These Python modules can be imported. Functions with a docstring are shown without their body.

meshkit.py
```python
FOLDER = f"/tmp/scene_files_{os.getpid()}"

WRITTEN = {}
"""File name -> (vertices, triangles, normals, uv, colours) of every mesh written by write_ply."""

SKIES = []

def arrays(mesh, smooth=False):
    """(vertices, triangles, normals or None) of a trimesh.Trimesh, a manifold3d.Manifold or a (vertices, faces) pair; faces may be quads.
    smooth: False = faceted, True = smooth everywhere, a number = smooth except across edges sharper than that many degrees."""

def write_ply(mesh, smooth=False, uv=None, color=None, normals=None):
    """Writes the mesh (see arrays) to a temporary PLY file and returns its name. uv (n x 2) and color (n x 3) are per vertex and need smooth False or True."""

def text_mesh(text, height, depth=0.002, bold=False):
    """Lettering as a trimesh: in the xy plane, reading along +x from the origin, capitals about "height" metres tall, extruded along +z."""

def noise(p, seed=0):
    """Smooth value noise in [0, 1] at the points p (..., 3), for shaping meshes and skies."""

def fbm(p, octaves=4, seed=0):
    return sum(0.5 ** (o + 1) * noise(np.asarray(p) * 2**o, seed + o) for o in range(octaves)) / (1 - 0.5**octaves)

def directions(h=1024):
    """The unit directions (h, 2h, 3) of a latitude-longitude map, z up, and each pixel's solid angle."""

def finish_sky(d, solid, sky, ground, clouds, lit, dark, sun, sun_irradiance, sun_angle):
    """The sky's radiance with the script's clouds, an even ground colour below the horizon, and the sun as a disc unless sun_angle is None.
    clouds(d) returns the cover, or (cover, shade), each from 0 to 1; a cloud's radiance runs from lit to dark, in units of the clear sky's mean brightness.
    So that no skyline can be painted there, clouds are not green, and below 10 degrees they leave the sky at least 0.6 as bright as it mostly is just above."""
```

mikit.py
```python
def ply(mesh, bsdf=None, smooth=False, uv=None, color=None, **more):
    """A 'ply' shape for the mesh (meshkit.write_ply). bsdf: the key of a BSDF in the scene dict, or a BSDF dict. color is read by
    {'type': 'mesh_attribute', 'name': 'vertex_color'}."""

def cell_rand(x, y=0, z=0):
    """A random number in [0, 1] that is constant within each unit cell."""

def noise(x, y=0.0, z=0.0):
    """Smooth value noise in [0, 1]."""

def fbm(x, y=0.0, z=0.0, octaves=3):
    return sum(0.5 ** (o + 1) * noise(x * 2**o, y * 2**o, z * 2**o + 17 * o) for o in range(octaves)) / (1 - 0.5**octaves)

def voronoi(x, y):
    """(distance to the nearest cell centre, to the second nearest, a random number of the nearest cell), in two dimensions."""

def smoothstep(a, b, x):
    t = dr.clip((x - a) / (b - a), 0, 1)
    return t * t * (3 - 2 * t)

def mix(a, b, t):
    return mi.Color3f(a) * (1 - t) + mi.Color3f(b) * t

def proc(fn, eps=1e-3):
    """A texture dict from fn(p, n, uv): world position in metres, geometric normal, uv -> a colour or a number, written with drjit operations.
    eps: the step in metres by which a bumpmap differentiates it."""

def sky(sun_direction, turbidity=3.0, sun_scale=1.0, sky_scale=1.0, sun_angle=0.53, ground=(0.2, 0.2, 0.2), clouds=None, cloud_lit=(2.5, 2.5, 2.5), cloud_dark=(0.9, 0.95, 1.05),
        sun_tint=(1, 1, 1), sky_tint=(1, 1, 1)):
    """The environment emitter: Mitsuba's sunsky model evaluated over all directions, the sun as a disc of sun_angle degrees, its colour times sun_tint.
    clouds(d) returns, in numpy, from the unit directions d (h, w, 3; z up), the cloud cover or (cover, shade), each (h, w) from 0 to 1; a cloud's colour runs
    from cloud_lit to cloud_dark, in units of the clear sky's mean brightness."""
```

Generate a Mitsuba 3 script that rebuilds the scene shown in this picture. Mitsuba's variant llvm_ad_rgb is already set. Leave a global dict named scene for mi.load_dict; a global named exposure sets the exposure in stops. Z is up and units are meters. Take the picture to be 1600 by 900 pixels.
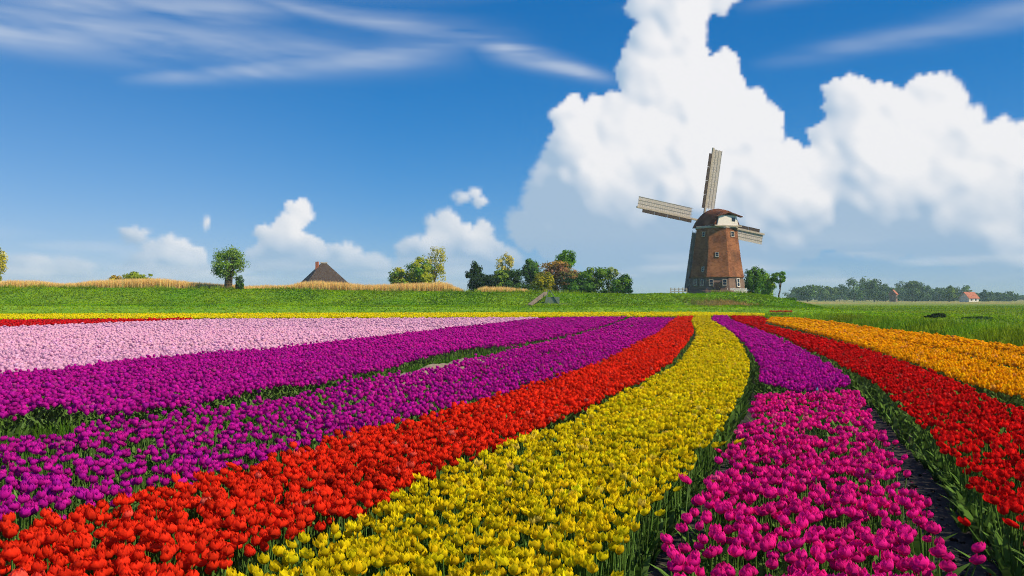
import math
import numpy as np
import trimesh
import shapely
import shapely.ops
from shapely.geometry import Polygon, LineString
import drjit as dr
import mitsuba as mi
import mikit
import meshkit
from mikit import proc, noise, fbm, smoothstep, mix

T = mi.ScalarTransform4f
scene, labels = {}, {}

# ------------------------------------------------------------------ camera, sky, exposure
EYE, HOR, FOC = 1.85, 467.0, 1386.0            # eye height; horizon row and focal length in the photograph's pixels
exposure = 1.88
scene['camera'] = {
    'type': 'perspective', 'fov': 2 * math.degrees(math.atan(800 / FOC)), 'fov_axis': 'x',
    'principal_point_offset_y': -(HOR - 450) / 900.0,
    'near_clip': 0.1, 'far_clip': 20000.0,
    'to_world': T().look_at(origin=[0, 0, EYE], target=[0, 10, EYE], up=[0, 0, 1]),
    'medium': {'type': 'ref', 'id': 'air'},
}

SUN_AZ, SUN_EL = math.radians(115), math.radians(42)     # azimuth clockwise from the view direction
SUN = (math.sin(SUN_AZ) * math.cos(SUN_EL), math.cos(SUN_AZ) * math.cos(SUN_EL), math.sin(SUN_EL))

# cumulus: (azimuth, elevation, radius, squash) in degrees, azimuth to the right of the view; each sprouts smaller puffs over its sunlit front
CUMULUS = [
    # the tall tower and its shoulders
    (10.2, 18.2, 2.6, 1.1), (13.0, 18.8, 1.4, 1.0), (9.6, 15.6, 2.3, 1.0), (9.4, 13.6, 2.6, 1.0), (12.2, 12.2, 2.8, 1.0), (9.4, 11.4, 3.0, 0.9), (5.6, 10.6, 2.2, 0.8), (12.0, 22, 3, 1),
    (14.8, 10.2, 2.1, 0.95), (12.4, 8.6, 4.4, 0.8), (7.0, 8.6, 4.2, 0.8), (3.9, 8.8, 1.9, 1.0), (3.6, 6.2, 3.2, 0.7), (15.6, 7.6, 2.6, 0.9), (8.5, 5.2, 6.0, 0.7), (14.5, 5.0, 5.0, 0.75), (1.8, 4.6, 2.0, 0.8),
    # the bank on the right
    (20.8, 11.6, 1.4, 1.0), (22.4, 10.6, 1.7, 1.0), (20.6, 9.6, 1.6, 1.0), (25.2, 10.8, 1.7, 1.05), (26.6, 9.8, 1.4, 0.9), (25.0, 8.6, 2.8, 0.85), (21.6, 7.6, 2.8, 0.8), (19.4, 6.4, 2.6, 0.8), (28.6, 7.9, 2.2, 0.8), (30.5, 7.2, 3, 0.8), (22.5, 5.4, 4.4, 0.7), (28, 5.0, 4.6, 0.7), (17.6, 4.2, 2.6, 0.75), (16.5, 5.6, 2.0, 0.8), (35, 6.2, 3.6, 0.9), (41, 5.0, 4, 0.8),
    # small ones on the left
    (-4.3, 4.4, 1.15, 1.05), (-3.6, 3.2, 1.7, 0.85), (-6.3, 2.9, 1.2, 0.85), (-5.2, 2.4, 1.9, 0.7), (-1.9, 4.0, 0.8, 1.4), (-2.0, 2.8, 1.5, 0.8), (-0.2, 2.5, 1.0, 0.8), (-3.2, 6.5, 0.62, 0.6), (-2.4, 6.8, 0.5, 0.7), (-2.0, 6.2, 0.6, 0.5),
    (-13.5, 5.3, 0.75, 1.25), (-14.2, 4.3, 0.9, 0.95), (-15.6, 4.0, 0.7, 0.6), (-14.4, 3.0, 1.5, 0.85), (-13.2, 2.5, 1.5, 0.7), (-15.8, 2.3, 1.1, 0.7),
    (-18.95, 4.7, 0.24, 2.2), (-23.0, 3.7, 0.85, 0.7), (-22.2, 3.1, 0.7, 0.7), (-21.2, 2.8, 1.0, 0.9), (-20.4, 2.2, 1.4, 0.7), (-22.4, 2.0, 1.2, 0.6), (-26.4, 1.6, 1.2, 0.6), (-28.6, 1.4, 1.5, 0.5), (-10.6, 2.3, 1.4, 0.8), (-9.0, 1.8, 1.2, 0.7),
    (-36, 3.4, 2.2, 0.8), (-40, 2.4, 2.6, 0.6), (52, 6.5, 4, 0.8), (62, 4.8, 4, 0.7), (-55, 4.4, 4, 0.7), (80, 6.4, 5, 0.7), (110, 6, 6, 0.6), (150, 7, 7, 0.6), (-80, 5, 5, 0.6), (-115, 7.5, 6, 0.7), (-150, 6, 6, 0.6),
]


def puffs():
    r_ = np.random.default_rng(5)
    L = np.array([0.62, 0.68, 0.40])
    out = []
    for a, e, r, q in CUMULUS:
        out.append((a, e, 0.0, r, q))
        big = [(a, e, 0.0, r, q)]
        for level, (n, k0, k1) in enumerate(((15, 0.28, 0.50), (7, 0.28, 0.48), (4, 0.35, 0.5))):
            nxt = []
            for a0, e0, z0, r0, q0 in big:
                if r0 < 0.16:
                    continue
                for _ in range(n):
                    v = r_.normal(0, 1, 3)
                    v /= np.linalg.norm(v)
                    v[2] = abs(v[2])
                    if v[1] < -0.35 and r_.random() < 0.7:
                        v[1] = -v[1]
                    rr = r0 * r_.uniform(k0, k1)
                    d = r0 - 0.35 * rr
                    nxt.append((a0 + v[0] * d, e0 + v[1] * d * q0, z0 + v[2] * d, rr, 0.5 + 0.5 * q0))
            out += nxt
            big = nxt if level == 0 else nxt[::2]
    return out


def cumulus(az, el):
    """Height of the piled puffs towards the viewer (degrees; below 0 = no cloud) over a regular grid of directions."""
    A0, E = az[0], el[:, 0]
    order = np.argsort(A0)
    A = A0[order]
    ga, ge = np.meshgrid(A, E)
    q = np.stack([ga * 0.8 + ge * 0.6, ge * 0.8 - ga * 0.6, 0 * ga], -1)
    wa = (meshkit.fbm(q * 0.9, 4, 3) - 0.5) * 0.55 + (meshkit.fbm(q * 2.6, 3, 13) - 0.5) * 0.40
    we = (meshkit.fbm(q * 0.9 + 40, 4, 5) - 0.5) * 0.50 + (meshkit.fbm(q * 2.6 + 40, 3, 15) - 0.5) * 0.40
    H = np.full(ga.shape, -9.0)
    edge = np.full(ga.shape, -9.0)          # signed distance to the rim, inside positive
    for a, e, z, r, qq in puffs():
        m = r + 0.6
        j0, j1 = np.searchsorted(A, [a - m, a + m])
        rows = np.where(np.abs(E - e) < m * max(qq, 1) + 0.1)[0]
        if j1 <= j0 or not len(rows):
            continue
        s = (slice(rows[0], rows[-1] + 1), slice(j0, j1))
        k = min(1.0, 0.45 + 0.5 * r)
        d = np.hypot(ga[s] + wa[s] * k - a, (ge[s] + we[s] * k - e) / qq)
        h = z + np.sqrt(np.maximum(r * r - d * d, 0))
        H[s] = np.maximum(H[s], np.where(d < r, h, -9))
        edge[s] = np.maximum(edge[s], r - d)
    inv = np.argsort(order)
    return H, edge, ga, ge, inv


def clouds(d):
    az = np.degrees(np.arctan2(d[..., 0], d[..., 1]))
    el = np.degrees(np.arcsin(np.clip(d[..., 2], -1, 1)))
    # thin high cirrus drawn out in streaks
    sx, sy = az * 0.06, el * 0.34
    warp = meshkit.fbm(np.stack([sx * 1.2, sy * 0.5, 0 * sx + 4], -1), 3, 5)
    st = meshkit.fbm(np.stack([sx + warp * 1.4, sy * 1.7 - sx * 0.7 + warp * 2.2, 0 * sx], -1), 5, 21)
    fib = meshkit.fbm(np.stack([az * 0.16 + warp, el * 1.5 + az * 0.05 + 3 * warp, 0 * sx + 2], -1), 4, 33)
    cir = np.clip((st - 0.47) * 2.0, 0, 1) * np.clip((el - 17.5) / 6, 0, 1)

    def streak(a0, e0, a1, e1, w0, w1, k):
        t = np.clip(((az - a0) * (a1 - a0) + (el - e0) * (e1 - e0)) / ((a1 - a0) ** 2 + (e1 - e0) ** 2), 0, 1)
        dist = np.hypot(az - a0 - t * (a1 - a0), el - e0 - t * (e1 - e0)) / (w0 + (w1 - w0) * t)
        fade = np.clip(4 * t, 0, 1) * np.clip(4 * (1 - t), 0, 1) if k > 0 else np.clip(1.6 * (1 - t), 0, 1)
        return abs(k) * np.exp(-dist**2) * np.clip(0.25 + 1.6 * (fib - 0.25), 0, 1) * (0.05 + 0.95 * fade)
    for s in ((-42, 14.6, -8, 15.4, 0.8, 1.3, -0.85), (-32, 16.2, -13, 17.6, 0.5, 1.2, 0.45), (-24, 12.7, -2, 16.0, 0.30, 1.1, 0.55), (-19, 18.4, 2, 16.0, 0.35, 0.8, 0.45), (-3, 16.4, 7, 13.6, 0.8, 0.35, 0.60), (-22, 15.2, -2, 15.4, 0.8, 0.7, 0.35), (15, 14.3, 36, 16.2, 0.4, 0.9, 0.34), (-40, 18.6, -20, 18.9, 0.5, 0.8, 0.4), (14, 17.6, 24, 18.6, 0.4, 0.5, 0.22)):
        cir = np.maximum(cir, streak(*s))
    cover = np.clip(cir, 0, 0.7)
    shade = np.full(az.shape, 0.45)
    # milky air low down, thicker on the left
    low = (0.70 * np.exp(-np.maximum(el, 0) / 3.9) + 0.22 * np.exp(-np.maximum(el, 0) / 9.0) * np.clip((-az - 8) / 22, 0, 1) * np.clip((100 + az) / 40, 0, 1)) * (0.8 + 0.4 * meshkit.fbm(np.stack([az * 0.05, el * 0.1, 0 * az + 3], -1), 2, 8))
    low = np.clip(low, 0, 0.9)
    shade = (shade * cover + 0.36 * low) / np.maximum(cover + low, 1e-6)
    cover = 1 - (1 - cover) * (1 - low)
    # cumulus
    rows = np.where((el < 27).any(1))[0]
    r = slice(rows[0], rows[-1] + 1)
    H, edge, ga, ge, inv = cumulus(az[r], el[r])
    from scipy.ndimage import gaussian_filter as blur
    q = np.stack([ga * 0.8 + ge * 0.6, ge * 0.8 - ga * 0.6, 0 * ga], -1)
    Hs = np.where(H > -5, H, -0.3) + 0.30 * (meshkit.fbm(q * 1.5, 4, 41) - 0.5)
    step = abs(ga[0, 1] - ga[0, 0])

    def lambert(h, k):
        gy, gx = np.gradient(h, step)
        gy = -gy * k                              # rows run downwards
        gx = gx * k
        return (-gx * 0.62 - gy * 0.68 + 0.40) / np.sqrt(1 + gx**2 + gy**2)
    lam = 0.64 * blur(lambert(blur(Hs, 1.0), 0.8), 0.7) + 0.35 * lambert(blur(Hs, 4), 1.0) + 0.35 * lambert(blur(Hs, 14), 1.3)
    soft = meshkit.fbm(q * 0.30 + 9, 4, 2)
    sh = np.clip(0.80 - 0.88 * lam + 1.1 * (0.46 - soft) + np.where(ga < 14.5 + 2 * (soft - 0.5), 0.62, 0.30) * np.clip((9.5 - ge) / 9.5, 0, 1) - 0.10 * np.clip((ge - 8) / 6, 0, 1), 0, 1)
    width = 0.16 + 0.35 * np.clip(meshkit.fbm(q * 0.22 + 3, 3, 77) - 0.42, 0, 1) * 3
    c = np.clip((edge + 0.04) / width, 0, 1)
    c = c * c * (3 - 2 * c)
    c = c * (0.25 + 0.75 * np.clip((ge - 0.6) / 3.4, 0, 1))
    # flat streaks of cloud under the bases
    fl = np.clip((meshkit.fbm(np.stack([ga * 0.16, ge * 1.3, 0 * ga], -1), 4, 61) - 0.50) * 4, 0, 1) * np.exp(-((ge - 2.0) / 1.3) ** 2) * 0.55
    sh = (sh * c + 0.25 * fl) / np.maximum(c + fl, 1e-6)
    c = (1 - (1 - c) * (1 - fl))[:, inv]
    sh = sh[:, inv]
    shade[r] = (shade[r] * cover[r] * (1 - c) + sh * c) / np.maximum(cover[r] * (1 - c) + c, 1e-6)
    cover[r] = 1 - (1 - cover[r]) * (1 - c)
    return cover, shade


scene['sky'] = mikit.sky(SUN, turbidity=2.0, clouds=clouds, cloud_lit=(5.0, 5.0, 5.1), cloud_dark=(2.1, 2.9, 3.85), sky_tint=(0.035, 0.525, 0.95), sun_tint=(1.0, 0.96, 0.88), ground=(0.10, 0.12, 0.06))
labels['sky'] = {'kind': 'structure'}
scene['air'] = {'type': 'homogeneous', 'albedo': {'type': 'rgb', 'value': [0.50, 0.78, 0.97]}, 'sigma_t': 0.0003}

# ------------------------------------------------------------------ helpers
rng = np.random.default_rng(11)


def W(x, y, z=0.45):
    """The point at height z that the photograph shows at pixel (x, y): used to measure the beds on the ground."""
    Y = (EYE - z) * FOC / (y - HOR)
    return ((x - 800) / FOC * Y, Y)


def at(x, Y):
    return (x - 800) / FOC * Y


def zat(y, Y):
    return EYE + (HOR - y) / FOC * Y


def curve(pts, z=0.45, n=14):
    """A line measured in the photograph, laid on the plane at height z."""
    p = np.array(pts, float)
    out = []
    for a, b in zip(p[:-1], p[1:]):
        out += [W(*(a + (b - a) * t), z) for t in np.arange(n) / n]
    out.append(W(*p[-1], z))
    return np.array(out)


def bed(left, right):
    return Polygon(np.vstack([left, right[::-1]])).buffer(0)


def number(name):
    key, k = name, 0
    while key in labels or key in scene:
        k += 1
        key = f'{name}_{k:03d}'
    return key


def tag(key, label=None, cat=None, group=None, kind=None):
    d = {k: v for k, v in dict(label=label, category=cat, group=group, kind=kind).items() if v}
    labels[key] = {**labels.get(key, {}), **d}
    return key


def thing(name, label, cat, group=None):
    return tag(number(name), label, cat, group)


def add(name, mesh, bsdf, parent=None, smooth=False, color=None, kind=None, label=None):
    base = f'{parent}__{name}' if parent else name
    key, k = base, 0
    while key in scene:
        k += 1
        key = f'{base}_{k:03d}'
    scene[key] = mikit.ply(mesh, bsdf, smooth, color=color)
    if kind or label:
        tag(key, label, kind=kind)
    return key


def cat(parts):
    """Joins (vertices, faces[, colours]) tuples."""
    v, f, c, n = [], [], [], 0
    for p in parts:
        v.append(p[0]); f.append(np.asarray(p[1]) + n); n += len(p[0])
        if len(p) > 2:
            c.append(p[2])
    return (np.vstack(v), np.vstack(f)) + ((np.vstack(c),) if c else ())


def tri(m):
    return np.array(m.vertices), np.array(m.faces)


def box(x0, x1, y0, y1, z0, z1, bevel=0.0):
    m = trimesh.creation.box((x1 - x0, y1 - y0, z1 - z0))
    v, f = tri(m)
    v += np.array([(x0 + x1) / 2, (y0 + y1) / 2, (z0 + z1) / 2])
    return v, f


def beam(a, b, w, h, up=(0, 0, 1)):
    a, b = np.array(a, float), np.array(b, float)
    t = b - a
    L = np.linalg.norm(t); t /= L
    s = np.cross(t, up)
    if np.linalg.norm(s) < 1e-6:
        s = np.cross(t, (1, 0, 0))
    s /= np.linalg.norm(s)
    u = np.cross(s, t)
    v, f = tri(trimesh.creation.box((L, w, h)))
    return (a + b) / 2 + v[:, :1] * t + v[:, 1:2] * s + v[:, 2:] * u, f


def tube(points, radii, sides=6):
    p = np.asarray(points, float)
    t = np.gradient(p, axis=0)
    t /= np.linalg.norm(t, axis=1, keepdims=True)
    a = np.cross(t, np.where(np.abs(t[:, 2:]) < 0.9, [0, 0, 1.0], [1.0, 0, 0]))
    a /= np.linalg.norm(a, axis=1, keepdims=True)
    b, ang = np.cross(t, a), np.arange(sides) * 2 * np.pi / sides
    r = np.broadcast_to(radii, (len(p),))[:, None, None]
    v = p[:, None] + r * (np.cos(ang)[None, :, None] * a[:, None] + np.sin(ang)[None, :, None] * b[:, None])
    i, j = np.meshgrid(np.arange(len(p) - 1), np.arange(sides), indexing='ij')
    q = np.stack([i * sides + j, i * sides + (j + 1) % sides, (i + 1) * sides + (j + 1) % sides, (i + 1) * sides + j], -1).reshape(-1, 4)
    return v.reshape(-1, 3), np.vstack([q[:, [0, 1, 2]], q[:, [0, 2, 3]]])


def spread(proto, pos, rot, scale, tilt=None, colour=None):
    """Copies of proto (vertices, faces, vertex factor) at pos, turned about z by rot, scaled, leaning by tilt (dx, dy per metre of height); one mesh."""
    v, f, fac = proto
    n = len(pos)
    c, s = np.cos(rot)[:, None], np.sin(rot)[:, None]
    sc = scale if np.ndim(scale) == 2 else np.repeat(np.asarray(scale)[:, None], 3, 1)
    vx, vy, vz = v[None, :, 0] * sc[:, :1], v[None, :, 1] * sc[:, 1:2], v[None, :, 2] * sc[:, 2:]
    x, y = vx * c - vy * s, vx * s + vy * c
    if tilt is not None:
        x = x + vz * tilt[:, :1]
        y = y + vz * tilt[:, 1:]
    V = np.stack([x, y, vz], -1) + pos[:, None]
    F = f[None] + (np.arange(n) * len(v))[:, None, None]
    C = colour[:, None] * fac[None] if colour is not None else None
    return V.reshape(-1, 3), F.reshape(-1, 3), None if C is None else C.reshape(-1, 3)


# ------------------------------------------------------------------ materials
VC = {'type': 'mesh_attribute', 'name': 'vertex_color'}


def rgb(*c):
    return {'type': 'rgb', 'value': list(c)}


scene['petal'] = {'type': 'principledthin', 'base_color': VC, 'roughness': 0.6, 'spec_trans': 0.0, 'diff_trans': 0.75, 'eta': 1.22}
scene['leaf'] = {'type': 'principledthin', 'base_color': VC, 'roughness': 0.5, 'spec_trans': 0.0, 'diff_trans': 0.5, 'eta': 1.4}
scene['grass_blade'] = {'type': 'principledthin', 'base_color': VC, 'roughness': 0.9, 'spec_trans': 0.0, 'diff_trans': 0.6, 'eta': 1.15}
scene['tree_leaf'] = {'type': 'principledthin', 'base_color': VC, 'roughness': 0.8, 'spec_trans': 0.0, 'diff_trans': 0.7, 'eta': 1.2}
scene['dry'] = {'type': 'twosided', 'bsdf': {'type': 'diffuse', 'reflectance': VC}}


def principled(color, rough=0.8, bump=None, scale=1.0, **more):
    b = {'type': 'principled', 'base_color': color, 'roughness': rough, **more}
    if bump:
        b = {'type': 'bumpmap', 'arbitrary': bump, 'scale': scale, 'bsdf': b} if False else {'type': 'bumpmap', 'tex': bump, 'scale': scale, 'bsdf': b}
    return {'type': 'twosided', 'bsdf': b}


def soil_col(p, n, uv):
    a = fbm(p.x * 3, p.y * 3, 0, 4)
    b = fbm(p.x * 22, p.y * 22, 1, 3)
    c = mix((0.013, 0.013, 0.015), (0.034, 0.032, 0.033), smoothstep(0.25, 0.75, a * 0.5 + b * 0.5))
    return mix(c, (0.10, 0.085, 0.07), smoothstep(0.66, 0.8, b) * 0.5)


def soil_h(p, n, uv):
    return fbm(p.x * 18, p.y * 18, 0, 4) + 0.5 * fbm(p.x * 60, p.y * 60, 3, 2)


def meadow_col(p, n, uv):
    a = fbm(p.x * 0.05, p.y * 0.02, 0, 4)
    b = fbm(p.x * 0.6, p.y * 0.35, 2, 4)
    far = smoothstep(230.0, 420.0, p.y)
    c = mix((0.060, 0.135, 0.010), (0.115, 0.205, 0.018), smoothstep(0.3, 0.7, a * 0.6 + b * 0.4))
    c = mix(c, (0.12, 0.15, 0.035), smoothstep(0.55, 0.8, b) * 0.5)
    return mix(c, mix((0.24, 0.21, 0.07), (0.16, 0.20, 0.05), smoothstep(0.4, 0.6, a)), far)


def dike_col(p, n, uv):
    a = fbm(p.x * 0.16, p.y * 0.25, p.z * 0.3, 4)
    b = fbm(p.x * 1.3, p.y * 1.3, p.z * 2.0, 4)
    c = mix((0.065, 0.185, 0.001), (0.135, 0.275, 0.002), smoothstep(0.3, 0.7, a * 0.5 + b * 0.5))
    return mix(c, (0.20, 0.24, 0.01), smoothstep(0.6, 0.8, b) * 0.4)


def grass_h(p, n, uv):
    return fbm(p.x * 2.5, p.y * 2.5, p.z * 2.5, 4)


def thatch_col(p, n, uv):
    a = fbm(p.x * 0.8, p.y * 0.8, p.z * 0.6, 4)
    b = fbm(p.x * 3.5, p.y * 3.5, p.z * 5.0, 3)
    c = mix((0.12, 0.042, 0.018), (0.35, 0.145, 0.062), smoothstep(0.25, 0.75, 0.6 * a + 0.4 * b))
    return mix(c, (0.09, 0.05, 0.03), smoothstep(0.55, 0.75, fbm(p.x * 0.9 + 9, p.y * 0.9, p.z * 0.35, 3)) * 0.5)


def thatch_h(p, n, uv):
    return fbm(p.x * 6, p.y * 6, p.z * 9, 3)


def cap_col(p, n, uv):
    a = fbm(p.x * 0.7, p.y * 0.7, p.z * 0.7, 4)
    return mix((0.07, 0.023, 0.012), (0.17, 0.060, 0.028), smoothstep(0.3, 0.7, a))


def brick_col(p, n, uv):
    row = dr.floor(p.z / 0.075)
    j = mikit.cell_rand(dr.floor((p.x + p.y) / 0.22 + row * 0.5), row, 3)
    a = fbm(p.x * 1.2, p.y * 1.2, p.z * 1.2, 3)
    return mix((0.11, 0.075, 0.06), (0.24, 0.165, 0.13), 0.5 * j + 0.5 * a)


def bark_col(p, n, uv):
    return mix((0.05, 0.036, 0.022), (0.14, 0.105, 0.06), fbm(p.x * 5, p.y * 5, p.z * 1.2, 3))


def roof_col(p, n, uv):
    return mix((0.030, 0.021, 0.018), (0.070, 0.050, 0.042), fbm(p.x * 2, p.y * 2, p.z * 1.1, 4))


def tile_col(p, n, uv):
    return mix((0.30, 0.075, 0.030), (0.46, 0.15, 0.07), fbm(p.x * 1.5, p.y * 1.5, p.z * 1.5, 3))


def wood_col(p, n, uv):
    return mix((0.28, 0.26, 0.22), (0.48, 0.45, 0.39), fbm(p.x * 4, p.y * 4, p.z * 4, 3))


def cloth_col(p, n, uv):
    return mix((0.36, 0.36, 0.35), (0.48, 0.475, 0.46), fbm(p.x * 2.2, p.y * 2.2, p.z * 2.2, 4))


def paint_col(p, n, uv):
    return mix((0.62, 0.61, 0.58), (0.82, 0.81, 0.78), fbm(p.x * 3, p.y * 3, p.z * 3, 3))


def sand_col(p, n, uv):
    return mix((0.10, 0.085, 0.065), (0.25, 0.22, 0.17), fbm(p.x * 6, p.y * 6, 0, 4))


scene['soil'] = principled(proc(soil_col), 0.9, proc(soil_h, 2e-3), 0.012)
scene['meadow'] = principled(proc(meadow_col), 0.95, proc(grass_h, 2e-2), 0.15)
scene['turf'] = principled(proc(dike_col), 0.95, proc(grass_h, 2e-2), 0.2)
scene['thatch'] = principled(proc(thatch_col), 0.9, proc(thatch_h, 1e-2), 0.05)
scene['cap_thatch'] = principled(proc(cap_col), 0.9, proc(thatch_h, 1e-2), 0.05)
scene['brick'] = principled(proc(brick_col), 0.85)
scene['bark'] = principled(proc(bark_col), 0.9)
scene['dark_roof'] = principled(proc(roof_col), 0.85, proc(thatch_h, 1e-2), 0.04)
scene['roof_tile'] = principled(proc(tile_col), 0.7)
scene['weathered_wood'] = principled(proc(wood_col), 0.8)
scene['sail_cloth'] = principled(proc(cloth_col), 0.9)
scene['sail_wood'] = principled(rgb(0.38, 0.375, 0.36), 0.85)
scene['white_paint'] = principled(proc(paint_col), 0.5)
scene['tarred_shaded_wood'] = principled(rgb(0.03, 0.02, 0.016), 0.6)  # on the wind boards this colour stands in for shade
scene['pane'] = principled(rgb(0.02, 0.025, 0.03), 0.08, specular=0.5)
scene['sand'] = principled(proc(sand_col), 0.95)
scene['concrete'] = principled(proc(sand_col), 0.9)
scene['blue_paint'] = principled(rgb(0.05, 0.20, 0.36), 0.4)
scene['green_paint'] = principled(rgb(0.13, 0.20, 0.15), 0.6)

# ------------------------------------------------------------------ ground
G = 6000.0
gv = np.array([[-G, -200, 0], [G, -200, 0], [G, G, 0], [-G, G, 0]], float)
add('ground', (gv, np.array([[0, 1, 2], [0, 2, 3]])), 'meadow')
tag('ground', kind='structure')

# the tulip beds' edges, measured in the photograph: (x, y) -> the plane of the flowers
c_ab = curve([(-250, 520), (0, 513), (150, 507), (300, 501), (330, 500), (600, 498.8), (840, 497.5)])
c_bc = curve([(-250, 597), (0, 583), (60, 578), (100, 576), (200, 561), (300, 553), (400, 547), (500, 536), (600, 525), (700, 513), (840, 498)], 0.49)
c_bc2 = curve([(-250, 597), (0, 583), (60, 578), (100, 576), (200, 561), (300, 553), (400, 547), (500, 536), (600, 525), (700, 513), (840, 498), (880, 496)], 0.49)
c_c = curve([(-250, 690), (0, 655), (55, 643), (92, 638), (145, 645), (195, 650), (222, 642), (278, 636), (333, 628), (400, 611), (500, 600), (560, 585), (625, 570), (675, 555), (725, 546), (790, 541), (860, 529), (908, 519), (950, 507), (978, 496)], 0.43)
c_e = curve([(-300, 722), (0, 681), (55, 674), (100, 670), (145, 656), (195, 652), (278, 640), (333, 634), (400, 625), (500, 607), (562, 591), (637, 581), (675, 575), (712, 565), (750, 556), (790, 547), (860, 533), (908, 522), (950, 510), (988, 496)], 0.49)
c_ef = [(-420, 925), (-200, 865), (0, 822), (44, 812), (87, 807), (144, 793), (219, 773), (269, 761), (300, 750), (359, 733), (403, 724), (431, 711), (500, 695), (530, 679), (600, 664), (665, 650), (715, 632), (750, 624), (800, 611), (860, 592), (920, 571), (948, 561), (976, 546), (1000, 533), (1026, 521), (1040, 510), (1048, 502), (1058, 495)]
c_fl = curve([(x - 1, y + 3) for x, y in c_ef], 0.43)
c_f0 = curve(c_ef, 0.49)
c_f1 = curve([(-320, 1250), (50, 1020), (200, 948), (306, 897), (366, 880), (397, 866), (431, 854), (487, 827), (556, 806), (612, 782), (650, 762), (703, 726), (759, 707), (787, 698), (831, 675), (897, 648), (928, 632), (976, 609), (1028, 582), (1048, 568), (1066, 546), (1076, 532), (1084, 519), (1079, 504), (1083, 495)], 0.42)
c_g0 = curve([(-200, 1250), (120, 1040), (260, 960), (350, 905), (400, 882), (516, 836), (562, 809), (609, 781), (650, 758), (725, 727), (772, 703), (844, 677), (897, 654), (970, 616), (1000, 604), (1048, 576), (1066, 560), (1088, 526), (1088, 515), (1081, 502), (1084, 495)], 0.48)
c_g1 = curve([(700, 1300), (850, 1020), (931, 897), (962, 869), (981, 837), (997, 812), (1015, 795), (1037, 767), (1067, 747), (1079, 726), (1109, 689), (1127, 668), (1142, 642), (1151, 627), (1162, 608), (1169, 588), (1170, 567), (1162, 548), (1151, 529), (1132, 514), (1111, 501), (1110, 494)], 0.43)
c_h0 = curve([(880, 1300), (985, 1020), (1030, 887), (1041, 858), (1062, 820), (1086, 786), (1101, 762), (1127, 720), (1135, 702), (1150, 675), (1176, 642), (1176, 631), (1183, 614)], 0.45)
c_h1 = curve([(1640, 1300), (1540, 1020), (1497, 895), (1484, 854), (1457, 822), (1440, 788), (1416, 764), (1394, 715), (1375, 687), (1356, 642), (1342, 614)], 0.45)
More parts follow.
